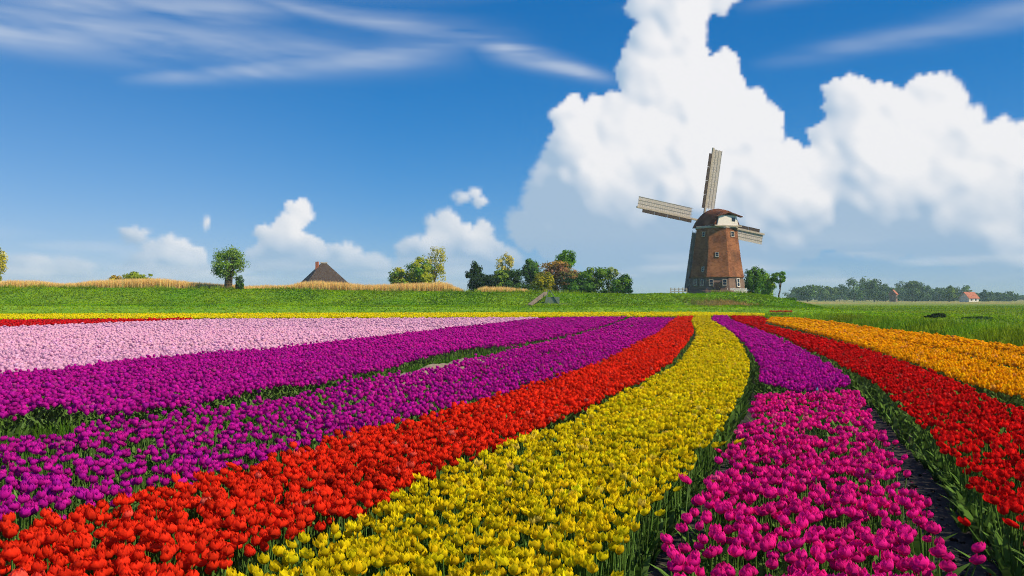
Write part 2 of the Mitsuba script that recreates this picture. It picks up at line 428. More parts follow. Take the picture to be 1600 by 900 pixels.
c_i0 = curve([(1187, 604), (1188, 590), (1189, 571), (1178, 556), (1164, 535), (1151, 525), (1132, 511), (1112, 500), (1116, 494)])
c_i1 = curve([(1328, 604), (1326, 594), (1300, 573), (1272, 559), (1246, 544), (1217, 529), (1189, 518), (1161, 508), (1142, 501), (1136, 494)])
c_j0 = curve([(2050, 1300), (1735, 1000), (1620, 870), (1596, 836), (1574, 796), (1544, 780), (1527, 758), (1502, 735), (1491, 711), (1472, 689), (1437, 660), (1421, 648), (1392, 622), (1374, 604), (1350, 589), (1300, 562), (1272, 550), (1246, 539), (1227, 528), (1198, 519), (1170, 509), (1149, 502), (1141, 494.5)], 0.43)
c_j1 = curve([(2150, 830), (1850, 730), (1700, 675), (1600, 639), (1572, 629), (1532, 611), (1472, 588), (1421, 568), (1368, 550), (1317, 536), (1250, 520), (1193, 506), (1200, 500), (1189, 494.5)], 0.48)
c_k0 = curve([(2150, 808), (1850, 712), (1700, 660), (1600, 625), (1550, 611), (1501, 594), (1428, 567), (1370, 550), (1300, 528), (1264, 519), (1197, 503.5), (1206, 497)], 0.43)
c_k1 = curve([(2200, 655), (1900, 592), (1700, 558), (1600, 543), (1550, 536), (1475, 525), (1375, 514), (1300, 503), (1250, 497.5), (1227, 496.5)], 0.49)
c_m0 = curve([(-250, 492.2), (0, 491.8), (400, 490.6), (800, 489.2), (1100, 488.6), (1194, 490.6)])
c_m1 = curve([(-250, 499.6), (0, 499.0), (300, 497.6), (800, 495.8), (1100, 493.6), (1194, 493.2)])

FIELD = Polygon([(-75, -3), (40, -3), (40, 15), (14.6, 26.5), (17, 40), (19, 52), (25, 78), (27, 92), (-60, 84), (-75, 70)])


def sheet(poly, z, step=None):
    v, f = trimesh.creation.triangulate_polygon(poly, engine='earcut')
    return np.column_stack([v, np.full(len(v), z)]), f


add('field_soil', sheet(FIELD, 0.004), 'soil')
tag('field_soil', kind='structure')
sr = curve([(625, 582), (660, 578), (690, 571), (720, 563), (760, 555), (800, 547), (840, 538)], 0.49)


def ridge(line, profile, rough, taper=True):
    """A low bank along a line: profile = (offset to the left of the line, height)."""
    d = np.gradient(line, axis=0)
    d /= np.linalg.norm(d, axis=1, keepdims=True)
    nn = np.column_stack([-d[:, 1], d[:, 0]])
    w = np.sin(np.pi * np.linspace(0.02, 0.98, len(line))) ** 0.4 if taper else np.ones(len(line))
    V = []
    for o, z in profile:
        q = line + nn * o
        V.append(np.column_stack([q, z * w + rough * (z > 0) * (meshkit.fbm(np.column_stack([q * 1.7, 0 * w]), 3, 3) - 0.5)]))
    n = len(line)
    F = [[a * n + k, a * n + k + 1, (a + 1) * n + k + 1, (a + 1) * n + k] for a in range(len(profile) - 1) for k in range(n - 1)]
    return np.vstack(V), np.array(F)


add('sand_ridge', ridge(sr, [(0.12, -0.02), (0.25, 0.24), (0.42, 0.38), (0.62, 0.40), (0.85, 0.26), (1.1, -0.02)], 0.16), 'sand', smooth=True)
tag('sand_ridge', kind='structure')
sp = LineString(sr).buffer(0.55)


# the dike: a swept bank, lower towards the mill, ending on the right
def crest(x):
    return np.interp(x, [-120, -83, -40, -12, 6, 22, 34, 40, 46.5, 48], [3.7, 3.65, 3.3, 2.85, 2.75, 2.6, 2.75, 2.35, 0.9, 0.0])


PROF_Y = np.array([112, 117, 124, 129.5, 131, 133, 135, 137, 139, 152, 160, 166])
PROF_Z = np.array([-0.05, 0.14, 0.24, 0.30, 0.36, 0.56, 0.78, 0.93, 1.0, 1.0, 0.5, -0.05])


def dike_z(x, y):
    z = np.interp(y, PROF_Y, PROF_Z) * crest(x)
    q = np.stack([np.asarray(x, float) * 0.35, np.asarray(y, float) * 0.35, 0 * np.asarray(x, float)], -1)
    return z + (meshkit.fbm(q, 3, 4) - 0.5) * 0.35 * np.clip(z, 0, 1)


dx, dy = np.meshgrid(np.linspace(-150, 48.5, 330), np.linspace(111, 166, 90))
dv = np.stack([dx, dy, np.where((dx > 47.5) | (dy < 112) | (dy > 165.5), -0.05, dike_z(dx, dy))], -1).reshape(-1, 3)
ii, jj = np.meshgrid(np.arange(89), np.arange(329), indexing='ij')
df = np.stack([ii * 330 + jj, ii * 330 + jj + 1, (ii + 1) * 330 + jj + 1, (ii + 1) * 330 + jj], -1).reshape(-1, 4)
add('dike', (dv, np.vstack([df[:, [0, 1, 2]], df[:, [0, 2, 3]]])), 'turf', smooth=True)
tag('dike', kind='structure')

# the low grass bank beside the orange bed
ke = LineString(c_k1).simplify(0.3)
kp = np.array(ke.coords)
kd = np.gradient(kp, axis=0)
kd /= np.linalg.norm(kd, axis=1, keepdims=True)
kn = np.column_stack([kd[:, 1], -kd[:, 0]])
kn *= np.sign(kn[:, :1])
prof = [(0.35, -0.03), (0.8, 0.16), (1.3, 0.36), (2.0, 0.46), (2.8, 0.40), (4.2, 0.2), (6.0, -0.03)]
bv, L = [], len(kp)
for o, z in prof:
    q = kp + kn * o
    bv.append(np.column_stack([q, z + 0.16 * (z > 0) * (meshkit.fbm(np.column_stack([q * 0.7, 0 * q[:, :1]]), 3, 3) - 0.5)]))
bf = []
for a in range(len(prof) - 1):
    for b in range(L - 1):
        bf.append([a * L + b, a * L + b + 1, (a + 1) * L + b + 1, (a + 1) * L + b])
bank_mesh = (np.vstack(bv), np.array(bf))
add('grass_bank', bank_mesh, 'meadow', smooth=True)
tag('grass_bank', kind='structure')


# ------------------------------------------------------------------ tulips
def petal_head(openness, R, H, rows=5, seed=0, ragged=0.0):
    """A tulip flower of three outer and three inner petals; returns (v, f, vertex factor)."""
    r_ = np.random.default_rng(seed)
    t = np.linspace(0, 1, rows)
    rad = np.interp(t, [0, 0.2, 0.5, 0.8, 1], [0.18, 0.78, 1.0, 0.86 + 0.16 * openness, 0.42 + 0.75 * openness])
    wid = np.interp(t, [0, 0.25, 0.55, 0.8, 1], [0.45, 0.72, 0.74, 0.52, 0.06])
    V, F, C = [], [], []
    for k in range(6):
        inner = k % 2
        phi = k * np.pi / 3 + r_.normal(0, 0.08)
        rr = R * rad * (0.92 if inner else 1.04) * (1 + r_.normal(0, 0.04))
        hh = H * (1.03 if inner else 0.97) * (1 + r_.normal(0, 0.05 + ragged))
        for i in range(rows):
            for s in (-1, 0, 1):
                a = phi + s * wid[i] * (1 + ragged * r_.normal())
                ri = rr[i] * (1.0 if s == 0 else 0.94) + r_.normal(0, 0.02 + 0.1 * ragged) * R * t[i]
                V.append([ri * np.cos(a), ri * np.sin(a), hh * (t[i] - (0.05 if s else 0) * t[i])])
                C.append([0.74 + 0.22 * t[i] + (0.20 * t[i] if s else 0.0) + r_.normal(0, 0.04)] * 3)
        o = k * rows * 3
        for i in range(rows - 1):
            for s in range(2):
                a, b = o + i * 3 + s, o + (i + 1) * 3 + s
                F += [[a, a + 1, b + 1], [a, b + 1, b]]
    return np.array(V), np.array(F), np.array(C)


def cup(sides, rings, R, H, openness, seed=0):
    """A cheaper tulip flower: a cup with a toothed rim."""
    r_ = np.random.default_rng(seed)
    V, F = [], []
    for i, t in enumerate(rings):
        for k in range(sides):
            rad = R * np.interp(t, [0, 0.25, 0.5, 0.8, 1], [0.2, 0.85, 1.05, 0.95, 0.5 + 0.6 * openness])
            a = (k + 0.5 * (i % 2)) * 2 * np.pi / sides
            z = H * t * (1 + r_.normal(0, 0.07)) - (H * 0.14 if (i == len(rings) - 1 and k % 2) else 0)
            V.append([rad * np.cos(a), rad * np.sin(a), z])
    n = sides
    for i in range(len(rings) - 1):
        for k in range(n):
            a, b = i * n + k, i * n + (k + 1) % n
            F += [[a, b, b + n], [a, b + n, a + n]]
    V = np.array(V)
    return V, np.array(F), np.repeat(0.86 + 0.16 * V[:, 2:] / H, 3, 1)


def lid(p, top):
    """Closes a far cup with a low cone, so that it reads as a full flower from above."""
    v, f, c = p
    n = len(v)
    k = [i for i in range(n) if v[i, 2] > 0.5 * v[:, 2].max()]
    v2 = np.vstack([v, [[0, 0, top]]])
    f2 = np.vstack([f, [[k[i], k[(i + 1) % len(k)], n] for i in range(len(k))]])
    return v2, f2, np.vstack([c, [[1.05] * 3]])


def leaf_blade(length, width, bend, rows, az):
    t = np.linspace(0, 1, rows)
    w = width * np.sin(np.pi * np.clip(0.12 + 0.88 * t, 0, 1)) ** 0.8
    out = bend * length * t**1.7
    up = length * (t - 0.28 * bend * t**2.4)
    V, C = [], []
    for i in range(rows):
        for s in (-1, 1):
            x, y = 0.012 + out[i], s * w[i] / 2
            V.append([x * np.cos(az) - y * np.sin(az), x * np.sin(az) + y * np.cos(az), up[i] + 0.15 * abs(y)])
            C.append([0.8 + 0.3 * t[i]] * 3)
    F = []
    for i in range(rows - 1):
        a = 2 * i
        F += [[a, a + 1, a + 3], [a, a + 3, a + 2]]
    return np.array(V), np.array(F), np.array(C)


def stem_tube(h):
    v, f = tube([[0, 0, 0], [0.004, 0, h * 0.5], [0, 0, h]], [0.006, 0.0055, 0.005], 3)
    return v, f, np.full((len(v), 3), 0.9)


LEAF_PROTOS = [[leaf_blade(0.27 + 0.06 * ((k * 7) % 3 - 1), 0.05 + 0.008 * (k % 3), 0.35 + 0.13 * ((k + j) % 4), 5, j * 2.2 + k) for j in range(3)] for k in range(4)]
LEAF_MID = [leaf_blade(0.30, 0.06, 0.4 + 0.2 * k, 3, k * 2.4) for k in range(3)]
GREEN = np.array([0.095, 0.205, 0.040])


def points(poly, density, jitter=0.9, seed=0):
    r_ = np.random.default_rng(seed)
    if poly.is_empty:
        return np.zeros((0, 2))
    x0, y0, x1, y1 = poly.bounds
    s = 1 / math.sqrt(density)
    gx, gy = np.meshgrid(np.arange(x0, x1 + s, s), np.arange(y0, y1 + s, s * 0.866))
    gx = gx + (np.arange(gx.shape[0]) % 2)[:, None] * s / 2
    p = np.column_stack([gx.ravel(), gy.ravel()]) + r_.uniform(-0.5, 0.5, (gx.size, 2)) * s * jitter
    return p[shapely.contains_xy(poly, p[:, 0], p[:, 1])]


def zone(y0, y1):
    """What the camera could see between these distances, with room for a step to the side."""
    m = 1.9
    return Polygon([(-0.62 * y0 - m, y0), (0.62 * y0 + m, y0), (0.62 * y1 + m, y1), (-0.62 * y1 - m, y1)])


NEAR, MID = (1.6, 9.8), (9.8, 24.0)
FARS = ((24.0, 40.0, 54, 1.22), (40.0, 100.0, 27, 1.75))       # from, to, flowers per square metre, size
VARIANTS = 6


def gaps(p, amount, seed):
    """Thins the plants in patches, as in a bed that has not filled in."""
    n = meshkit.fbm(np.column_stack([p * 2.2, np.full(len(p), seed * 3.1)]), 3, seed)
    return np.random.default_rng(seed + 50).random(len(p)) > amount * np.clip((n - 0.38) * 5, 0, 1)


def tulip_bed(name, label, poly, colour, density, R=0.040, H=0.072, openness=0.25, ragged=0.02, height=0.43, sparse=0.0, seed=1, singles=None, hue=0.06, single_count=300, leafy=1.0, skirt=0.10, mid_density=None, vary=1.0):
    """A bed of tulips; singles = (name, label, group) of those that stand nearest, built one by one."""
    r_ = np.random.default_rng(seed)
    key = tag(number(name), label, 'tulips', kind='stuff')
    colour = np.array(colour)
    heads = [petal_head(openness + 0.14 * (k % 3 - 1), R * (0.92 + 0.04 * k), H * (1.04 - 0.025 * k), 5, seed * 10 + k, ragged) for k in range(VARIANTS)]
    mids = [cup(6, (0, 0.45, 1.0), R * (0.95 + 0.05 * k), H, openness + 0.1 * k, seed + k) for k in range(3)]
    fars = [lid(cup(4, (0, 0.75), max(R, 0.037) * 1.3, H * 1.25, openness, seed + k), H * 1.3) for k in range(2)]
    small = [petal_head(openness + 0.14 * (k % 3 - 1), R * (0.92 + 0.04 * k), H * (1.04 - 0.025 * k), 4, seed * 10 + k, ragged) for k in range(VARIANTS)]
    B, Lf = [], []

    def tint(n, spread_=0.15):
        c = colour * (1 + r_.normal(0, spread_ * vary, (n, 1))) * (1 + r_.normal(0, hue, (n, 3)))
        pale = (r_.random((n, 1)) < 0.03) * r_.uniform(0.08, 0.25, (n, 1))       # fading flowers
        c = c * (1 - pale) + pale * np.array([0.9, 0.6, 0.5]) * colour.max()
        return np.clip(c, 0.001, 0.95)

    def greens(n):
        return np.clip(GREEN * (1 + r_.normal(0, 0.2, (n, 1))) + r_.uniform(0, 1, (n, 1)) ** 3 * np.array([0.05, 0.07, 0.05]), 0.005, 0.6)

    # near: full flowers
    p = points(poly.intersection(zone(*NEAR)), density, seed=seed)
    if sparse:
        keep = gaps(p, sparse, seed)
        bare, p = p[~keep], p[keep]
    else:
        bare = np.zeros((0, 2))
    n = len(p)
    if n:
        h = height * (1 + r_.normal(0, 0.07, n)) + 0.06 * (meshkit.fbm(np.column_stack([p * 1.3, 0 * p[:, :1]]), 2, seed) - 0.5)
        rot, sc = r_.uniform(0, 2 * np.pi, n), np.clip(1 + r_.normal(0, 0.12, n), 0.7, 1.35)
        lean = r_.normal(0, 0.10, (n, 2)) + (r_.random((n, 1)) < 0.08) * r_.normal(0, 0.3, (n, 2))
        var = r_.integers(0, VARIANTS, n)
        single = np.zeros(n, bool)
        if singles:
            d = p[:, 1]
            px, py = 800 + FOC * p[:, 0] / d, HOR - FOC * (h + 0.03 - EYE) / d
            seen = np.where((px > 3) & (px < 1597) & (py > 3) & (py < 897))[0]
            single[seen[np.argsort(d[seen])][:single_count]] = True
            sname, slabel, sgroup = singles
            for k in range(VARIANTS):
                ft = colour[None] * (1 + r_.normal(0, 0.10)) * (1 + r_.normal(0, hue, (1, 3)))
                hv, hf, hc = heads[k]
                hh = height
                parts = {'type': 'shapegroup'}
                parts['blossom'] = mikit.ply((hv + [0, 0, hh], hf), 'petal', True, color=np.clip(hc * ft, 0, 0.95))
                sv, sf, scl = stem_tube(hh)
                parts['stem'] = mikit.ply((sv, sf), 'leaf', True, color=scl * GREEN * 1.2)
                for j, (lv, lf, lc) in enumerate(LEAF_PROTOS[k % 4]):
                    parts['leaf' if j == 0 else f'leaf_{j:03d}'] = mikit.ply((lv, lf), 'leaf', True, color=lc * greens(1))
                scene[f'{sname}_form_{k + 1}'] = parts
            for i in np.where(single)[0]:
                s = h[i] / height
                m = np.eye(4)
                c_, s_ = np.cos(rot[i]), np.sin(rot[i])
                m[:3, :3] = np.array([[1, 0, lean[i, 0]], [0, 1, lean[i, 1]], [0, 0, 1]]) @ np.array([[c_ * sc[i], -s_ * sc[i], 0], [s_ * sc[i], c_ * sc[i], 0], [0, 0, s]])
                m[:3, 3] = [p[i, 0], p[i, 1], 0.0]
                k_ = tag(number(sname), slabel, 'tulip', sgroup)
                scene[k_] = {'type': 'instance', 'to_world': T(m), 'shapes': {'type': 'ref', 'id': f'{sname}_form_{var[i] + 1}'}}
        for k in range(VARIANTS):
            m = (var == k) & ~single
            if m.any():
                base = np.column_stack([p[m] + lean[m] * h[m, None], h[m]])
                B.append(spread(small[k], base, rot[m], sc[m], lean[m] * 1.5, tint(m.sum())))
        edge_leaf = np.clip(0.55 + 2.2 * shapely.distance(poly.exterior if hasattr(poly, 'exterior') else poly.boundary, shapely.points(p)), 0.55, 1.0)
        m = ~single
        Lf.append(spread(stem_tube(1.0), np.column_stack([p[m], 0 * h[m]]), rot[m], np.column_stack([np.ones(m.sum()), np.ones(m.sum()), h[m]]), lean[m], greens(m.sum()) * 1.2))
        for k in range(4):
            for lp in LEAF_PROTOS[k][:2]:
                m = (np.arange(n) % 4 == k) & ~single & (r_.random(n) < leafy)
                if m.any():
                    Lf.append(spread(lp, np.column_stack([p[m], 0 * h[m]]), rot[m], (0.9 + 0.25 * r_.random(m.sum())) * edge_leaf[m], r_.normal(0, 0.12, (m.sum(), 2)), greens(m.sum())))
    # leafy skirt and the bare patches
    ring = poly.buffer(skirt - 0.05).difference(poly.buffer(-0.03)).intersection(zone(NEAR[0], 16.0))
    q = np.vstack([points(ring, 55, seed=seed + 3), bare])
    if len(q):
        for j in range(3):
            for k in range(4):
                qq = q[k::4]
                if len(qq):
                    Lf.append(spread(LEAF_PROTOS[k][j], np.column_stack([qq, np.zeros(len(qq))]), r_.uniform(0, 6.3, len(qq)), 0.45 + 0.35 * r_.random(len(qq)), r_.normal(0, 0.12, (len(qq), 2)), greens(len(qq))))
    # middle distance
    p = points(poly.intersection(zone(*MID)), mid_density or density * 0.9, seed=seed + 1)
    if sparse:
        keep = gaps(p, sparse, seed)
        bare, p = p[~keep], p[keep]
        Lf.append(spread(LEAF_MID[0], np.column_stack([bare, np.zeros(len(bare))]), r_.uniform(0, 6.3, len(bare)), 0.9 + 0.3 * r_.random(len(bare)), None, greens(len(bare))))
    n = len(p)
    if n:
        h = height * (1 + r_.normal(0, 0.07, n)) + 0.06 * (meshkit.fbm(np.column_stack([p * 1.3, 0 * p[:, :1]]), 2, seed) - 0.5)
        lean = r_.normal(0, 0.10, (n, 2))
        for k in range(3):
            m = np.arange(n) % 3 == k
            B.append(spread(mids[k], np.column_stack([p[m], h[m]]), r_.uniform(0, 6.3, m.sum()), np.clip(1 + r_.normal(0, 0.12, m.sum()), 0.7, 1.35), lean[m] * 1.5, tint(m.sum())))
            m2 = m & (r_.random(n) < 0.75)
            Lf.append(spread(LEAF_MID[k], np.column_stack([p[m2], 0 * h[m2]]), r_.uniform(0, 6.3, m2.sum()), 0.85 + 0.3 * r_.random(m2.sum()), None, greens(m2.sum())))
    ring = poly.buffer(skirt).difference(poly.buffer(-0.03)).intersection(zone(16.0, 34.0))
    q = points(ring, 45, seed=seed + 5)
    if len(q):
        Lf.append(spread(LEAF_MID[1], np.column_stack([q, np.zeros(len(q))]), r_.uniform(0, 6.3, len(q)), 0.7 + 0.4 * r_.random(len(q)), None, greens(len(q))))
    # far
    for far0, far1, far_density, grow in FARS:
        p = points(poly.intersection(zone(far0, far1)), far_density, seed=seed + 2)
        n = len(p)
        if not n:
            continue
        h = height * (1 + r_.normal(0, 0.08, n))
        for k in range(2):
            m = np.arange(n) % 2 == k
            w = grow * (1 + r_.normal(0, 0.1, m.sum()))
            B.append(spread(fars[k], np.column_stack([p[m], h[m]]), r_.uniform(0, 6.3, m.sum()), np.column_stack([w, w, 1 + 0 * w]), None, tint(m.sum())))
        m = r_.random(n) < 0.5
        Lf.append(spread(leaf_blade(0.33, 0.09 * grow, 0.4, 2, 0.0), np.column_stack([p[m], 0 * h[m]]), r_.uniform(0, 6.3, m.sum()), 1 + 0.2 * r_.random(m.sum()), None, greens(m.sum())))
    v, f, c = cat(B)
    add('blossoms', (v, f), 'petal', key, True, c, 'stuff')
    v, f, c = cat(Lf)
    add('foliage', (v, f), 'leaf', key, True, c, 'stuff')
    return key


bed_F, bed_G, bed_J = bed(c_f0, c_f1), bed(c_g0, c_g1), bed(c_j0, c_j1)
bed_E = bed(c_e, c_fl).difference(bed_F.buffer(0.05))
bed_C = bed(c_bc2, c_c)
bed_B = bed(c_ab, c_bc)
bed_H = Polygon(np.vstack([c_h0 + [0.02, 0], curve([(1186, 613), (1205, 618), (1230, 615), (1252, 619), (1280, 614), (1310, 617), (1340, 613)], n=4), c_h1[::-1]])).buffer(0)
bed_I = Polygon(np.vstack([curve([(1187, 594), (1196, 600), (1210, 598), (1228, 604), (1250, 611), (1268, 607), (1290, 612), (1310, 604), (1328, 601)], n=4)[::-1], c_i0[14:], c_i1[::-1][:-14]])).buffer(0)
bed_K = bed(c_k0, c_k1)
# two bare wheel rows run through the orange bed
for pts in (((1380, 518), (1428, 527), (1500, 537), (1600, 555), (1800, 590)), ((1365, 527), (1440, 541), (1520, 559), (1600, 580), (1800, 636))):
    bed_K = bed_K.difference(LineString(curve(pts)).buffer(0.17))
bed_M = bed(c_m0, c_m1)
bed_A = bed(curve([(-250, 506), (0, 501.5), (300, 498.8)]), curve([(-250, 518), (0, 511.5), (150, 505.5), (300, 499.8)]))
# the narrow gap in the left purple field
bed_E = bed_E.difference(LineString(curve(((960, 518), (1000, 506), (1025, 499)))).buffer(0.12))

tulip_bed('yellow_tulip_bed', 'broad curving bed of yellow tulips winding from the front centre towards the mill', bed_G, (0.77, 0.65, 0.010), 190, R=0.0305, H=0.052, openness=0.5, ragged=0.09, seed=1, hue=0.04, skirt=0.07,
          singles=('yellow_tulip', 'open yellow tulip in the nearest rows of the broad curving yellow bed', 'yellow tulips in the nearest rows'))
tulip_bed('red_tulip_bed', 'curving bed of bright orange red tulips between the yellow bed and the purple bed', bed_F, (0.80, 0.038, 0.014), 180, R=0.0335, H=0.060, openness=0.15, seed=2, hue=0.05,
          singles=('red_tulip', 'bright orange red tulip in the nearest rows of the left red bed', 'red tulips in the nearest rows'))
tulip_bed('magenta_tulip_bed', 'bed of magenta pink tulips with green leaves showing, between two dark soil paths', bed_H, (0.78, 0.020, 0.31), 124, R=0.035, H=0.057, openness=0.2, seed=3, sparse=0.55, skirt=0.03,
          singles=('magenta_tulip', 'magenta pink tulip in the nearest rows of the bed between the soil paths', 'magenta tulips in the nearest rows'))
tulip_bed('purple_tulip_bed', 'loosely grown purple tulip bed with green leaves showing, left of the orange red bed', bed_E, (0.54, 0.014, 0.38), 132, R=0.0325, H=0.058, openness=0.15, seed=4, sparse=0.6,
          singles=('purple_tulip', 'purple tulip in the nearest rows of the loose purple bed on the left', 'purple tulips in the nearest rows'))
tulip_bed('red_tulip_bed', 'deep red tulip bed on the right between the dark soil path and the orange bed', bed_J, (0.66, 0.014, 0.014), 128, R=0.0345, H=0.056, openness=0.3, seed=5, sparse=0.35, skirt=0.10,
          singles=('deep_red_tulip', 'deep red tulip in the nearest rows of the right hand red bed', 'deep red tulips in the nearest rows'))
tulip_bed('purple_tulip_bed', 'dense violet purple tulip band beside the pale pink bed', bed_C, (0.54, 0.014, 0.39), 130, R=0.035, H=0.062, seed=6)
tulip_bed('purple_tulip_bed', 'purple tulip bed right of the yellow bed, just beyond the magenta tulips', bed_I, (0.54, 0.014, 0.39), 130, R=0.035, H=0.062, seed=7, skirt=0.1)
tulip_bed('pink_tulip_bed', 'wide bed of pale pink tulips on the far left', bed_B, (0.86, 0.54, 0.76), 130, R=0.041, seed=8, hue=0.02, vary=0.5)
tulip_bed('orange_tulip_bed', 'bed of golden orange tulips on the right beside the grassy bank', bed_K, (0.93, 0.46, 0.006), 105, seed=9, hue=0.03)
tulip_bed('yellow_tulip_bed', 'thin strip of yellow tulips across the far end of the field below the dike', bed_M, (0.84, 0.76, 0.006), 100, seed=10)
tulip_bed('red_tulip_bed', 'small wedge of crimson tulips at the far left behind the pale pink bed', bed_A, (0.68, 0.012, 0.020), 100, seed=12)
tulip_bed('orange_tulip_bed', 'tiny patch of orange red tulips in the meadow below the mill', Polygon([W(*q) for q in ((1203, 485.3), (1236, 485.3), (1238, 487.2), (1203, 487.2))]), (0.60, 0.13, 0.03), 60, seed=13)

# ------------------------------------------------------------------ weeds, grass, clods


def tuft(blades, h, w, seed, spread_=0.5):
    r_ = np.random.default_rng(seed)
    V, F, C = [], [], []
    for k in range(blades):
        a, hh = r_.uniform(0, 6.3), h * r_.uniform(0.6, 1.1)
        o = np.array([r_.normal(0, h * 0.16), r_.normal(0, h * 0.16), 0])
        tip = o + [np.cos(a) * hh * spread_ * r_.uniform(0.2, 1), np.sin(a) * hh * spread_ * r_.uniform(0.2, 1), hh]
        s = np.array([-np.sin(a), np.cos(a), 0]) * w / 2
        n = len(V)
        V += [o - s, o + s, tip]
        F.append([n, n + 1, n + 2])
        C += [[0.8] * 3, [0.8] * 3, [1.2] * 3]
    return np.array(V), np.array(F), np.array(C)


def grass(name, label, pos, h, w, colour, seed, blades=6, spread_=0.5, var=0.14, dry=0.10, bsdf='grass_blade', cat_='grass'):
    r_ = np.random.default_rng(seed)
    B = []
    for k in range(3):
        q = pos[k::3]
        n = len(q)
        if n:
            patch = meshkit.fbm(q * [0.30, 0.30, 0.0], 4, seed)[:, None]
            c = np.array(colour) * (1 + r_.normal(0, var, (n, 1))) * (0.45 + 1.1 * patch)
            c = c * (1 + np.clip((meshkit.fbm(q * [0.12, 0.2, 0.0] + 7, 3, seed)[:, None] - 0.5) * 3, -0.3, 0.4) * np.array([0.6, 0.15, 0.0]))
            c = c + (r_.random((n, 1)) < dry) * np.array([0.07, 0.05, 0.01])
            B.append(spread(tuft(blades, h, w, seed + k, spread_), q, r_.uniform(0, 6.3, n), 0.6 + 0.8 * r_.random(n), None, np.clip(c, 0.004, 0.8)))
    v, f, c = cat(B)
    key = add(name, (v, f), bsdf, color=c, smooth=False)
    return tag(key, label, cat_, kind='stuff')


wp = bed(c_c, c_e)
wp = wp.difference(bed_C.buffer(0.03)).difference(bed_E.buffer(0.03)).difference(sp)
pw = points(wp, 40, seed=31)
grass('weeds', 'green weeds growing in the narrow gap between the two purple tulip beds', np.column_stack([pw, np.zeros(len(pw))]), 0.28, 0.045, (0.055, 0.15, 0.014), 32, 7, 0.7, dry=0.02)

# dike grass
pd = np.column_stack([rng.uniform(-95, 47.5, 52000), 124 + 16 * rng.random(52000) ** 0.9])
pd = pd[(np.abs(pd[:, 0]) < 0.62 * pd[:, 1] + 4)]
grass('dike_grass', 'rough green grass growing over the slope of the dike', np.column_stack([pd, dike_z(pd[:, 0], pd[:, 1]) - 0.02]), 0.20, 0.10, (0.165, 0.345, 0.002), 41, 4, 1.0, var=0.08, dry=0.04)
pe = np.column_stack([rng.uniform(-90, 44, 1800), 138 + 2.6 * rng.random(1800)])
pe = pe[meshkit.fbm(np.column_stack([pe * 0.25, 0 * pe[:, :1]]), 3, 8) > 0.5]
grass('crest_weeds', 'taller weeds and dry stalks along the crest of the dike', np.column_stack([pe, dike_z(pe[:, 0], pe[:, 1]) - 0.02]), 0.55, 0.07, (0.20, 0.30, 0.02), 49, 6, 0.5, dry=0.3)
# meadow on the right
pm = np.column_stack([rng.uniform(8, 150, 95000), 24 + 210 * rng.random(95000) ** 1.6])
keep = (pm[:, 0] < 0.62 * pm[:, 1] + 3) & ~shapely.contains_xy(FIELD.buffer(0.2), pm[:, 0], pm[:, 1])
pm = pm[keep & ((pm[:, 1] < 111) | (pm[:, 0] > 49))]

grass('meadow_grass', 'uneven pasture grass of the meadow on the right', np.column_stack([pm, np.zeros(len(pm))]), 0.22, 0.07, (0.215, 0.36, 0.016), 43, 4, 0.7)
bt = trimesh.Trimesh(*meshkit.arrays(bank_mesh)[:2], process=False)
pb, _ = trimesh.sample.sample_surface(bt, 9000, seed=5)
pb = pb[pb[:, 2] > 0.0]
grass('bank_grass', 'tall green grass on the low bank beside the orange tulips', pb, 0.42, 0.05, (0.17, 0.31, 0.018), 45, 8, 0.5)
# strip of grass between the yellow strip and the dike is part of the meadow
ps = np.column_stack([rng.uniform(-82, 50, 19000), rng.uniform(84, 125, 19000)])
ps = ps[(np.abs(ps[:, 0]) < 0.62 * ps[:, 1] + 3) & ~shapely.contains_xy(bed_M.buffer(0.4), ps[:, 0], ps[:, 1])]
grass('verge_grass', 'short bright green grass below the dike beyond the yellow strip', np.column_stack([ps, np.where((ps[:, 1] > 112.5) & (ps[:, 0] < 47), np.maximum(dike_z(ps[:, 0], ps[:, 1]) - 0.02, 0), 0)]), 0.18, 0.09, (0.225, 0.43, 0.004), 47, 5, 0.7)

# clods on the bare soil paths near the camera
paths = FIELD.intersection(zone(3.0, 20)).difference(shapely.unary_union([b.buffer(0.10) for b in (bed_F, bed_G, bed_H, bed_I, bed_J, bed_E, bed_C, bed_K)]))
pc = np.vstack([points(paths, 40, seed=61), points(paths.intersection(zone(3.0, 9.5)), 90, seed=62)])
ico = trimesh.creation.icosphere(subdivisions=0)
cv = np.array(ico.vertices) * (1 + rng.normal(0, 0.15, (12, 1))) * [1, 0.8, 0.6]
sz = 0.006 + 0.028 * rng.random(len(pc)) ** 4
cc = np.array([0.024, 0.022, 0.022]) * (1 + rng.normal(0, 0.3, (len(pc), 1))) + (rng.random((len(pc), 1)) < 0.05) * 0.10
v, f, c = spread((cv, np.array(ico.faces), np.ones((12, 3))), np.column_stack([pc, sz * 0.3]), rng.uniform(0, 6.3, len(pc)), sz, None, np.clip(cc, 0.005, 0.5))
tag(add('soil_clods', (v, f), 'dry', color=c), 'small dark clods of earth lying on the soil paths', 'soil', kind='stuff')

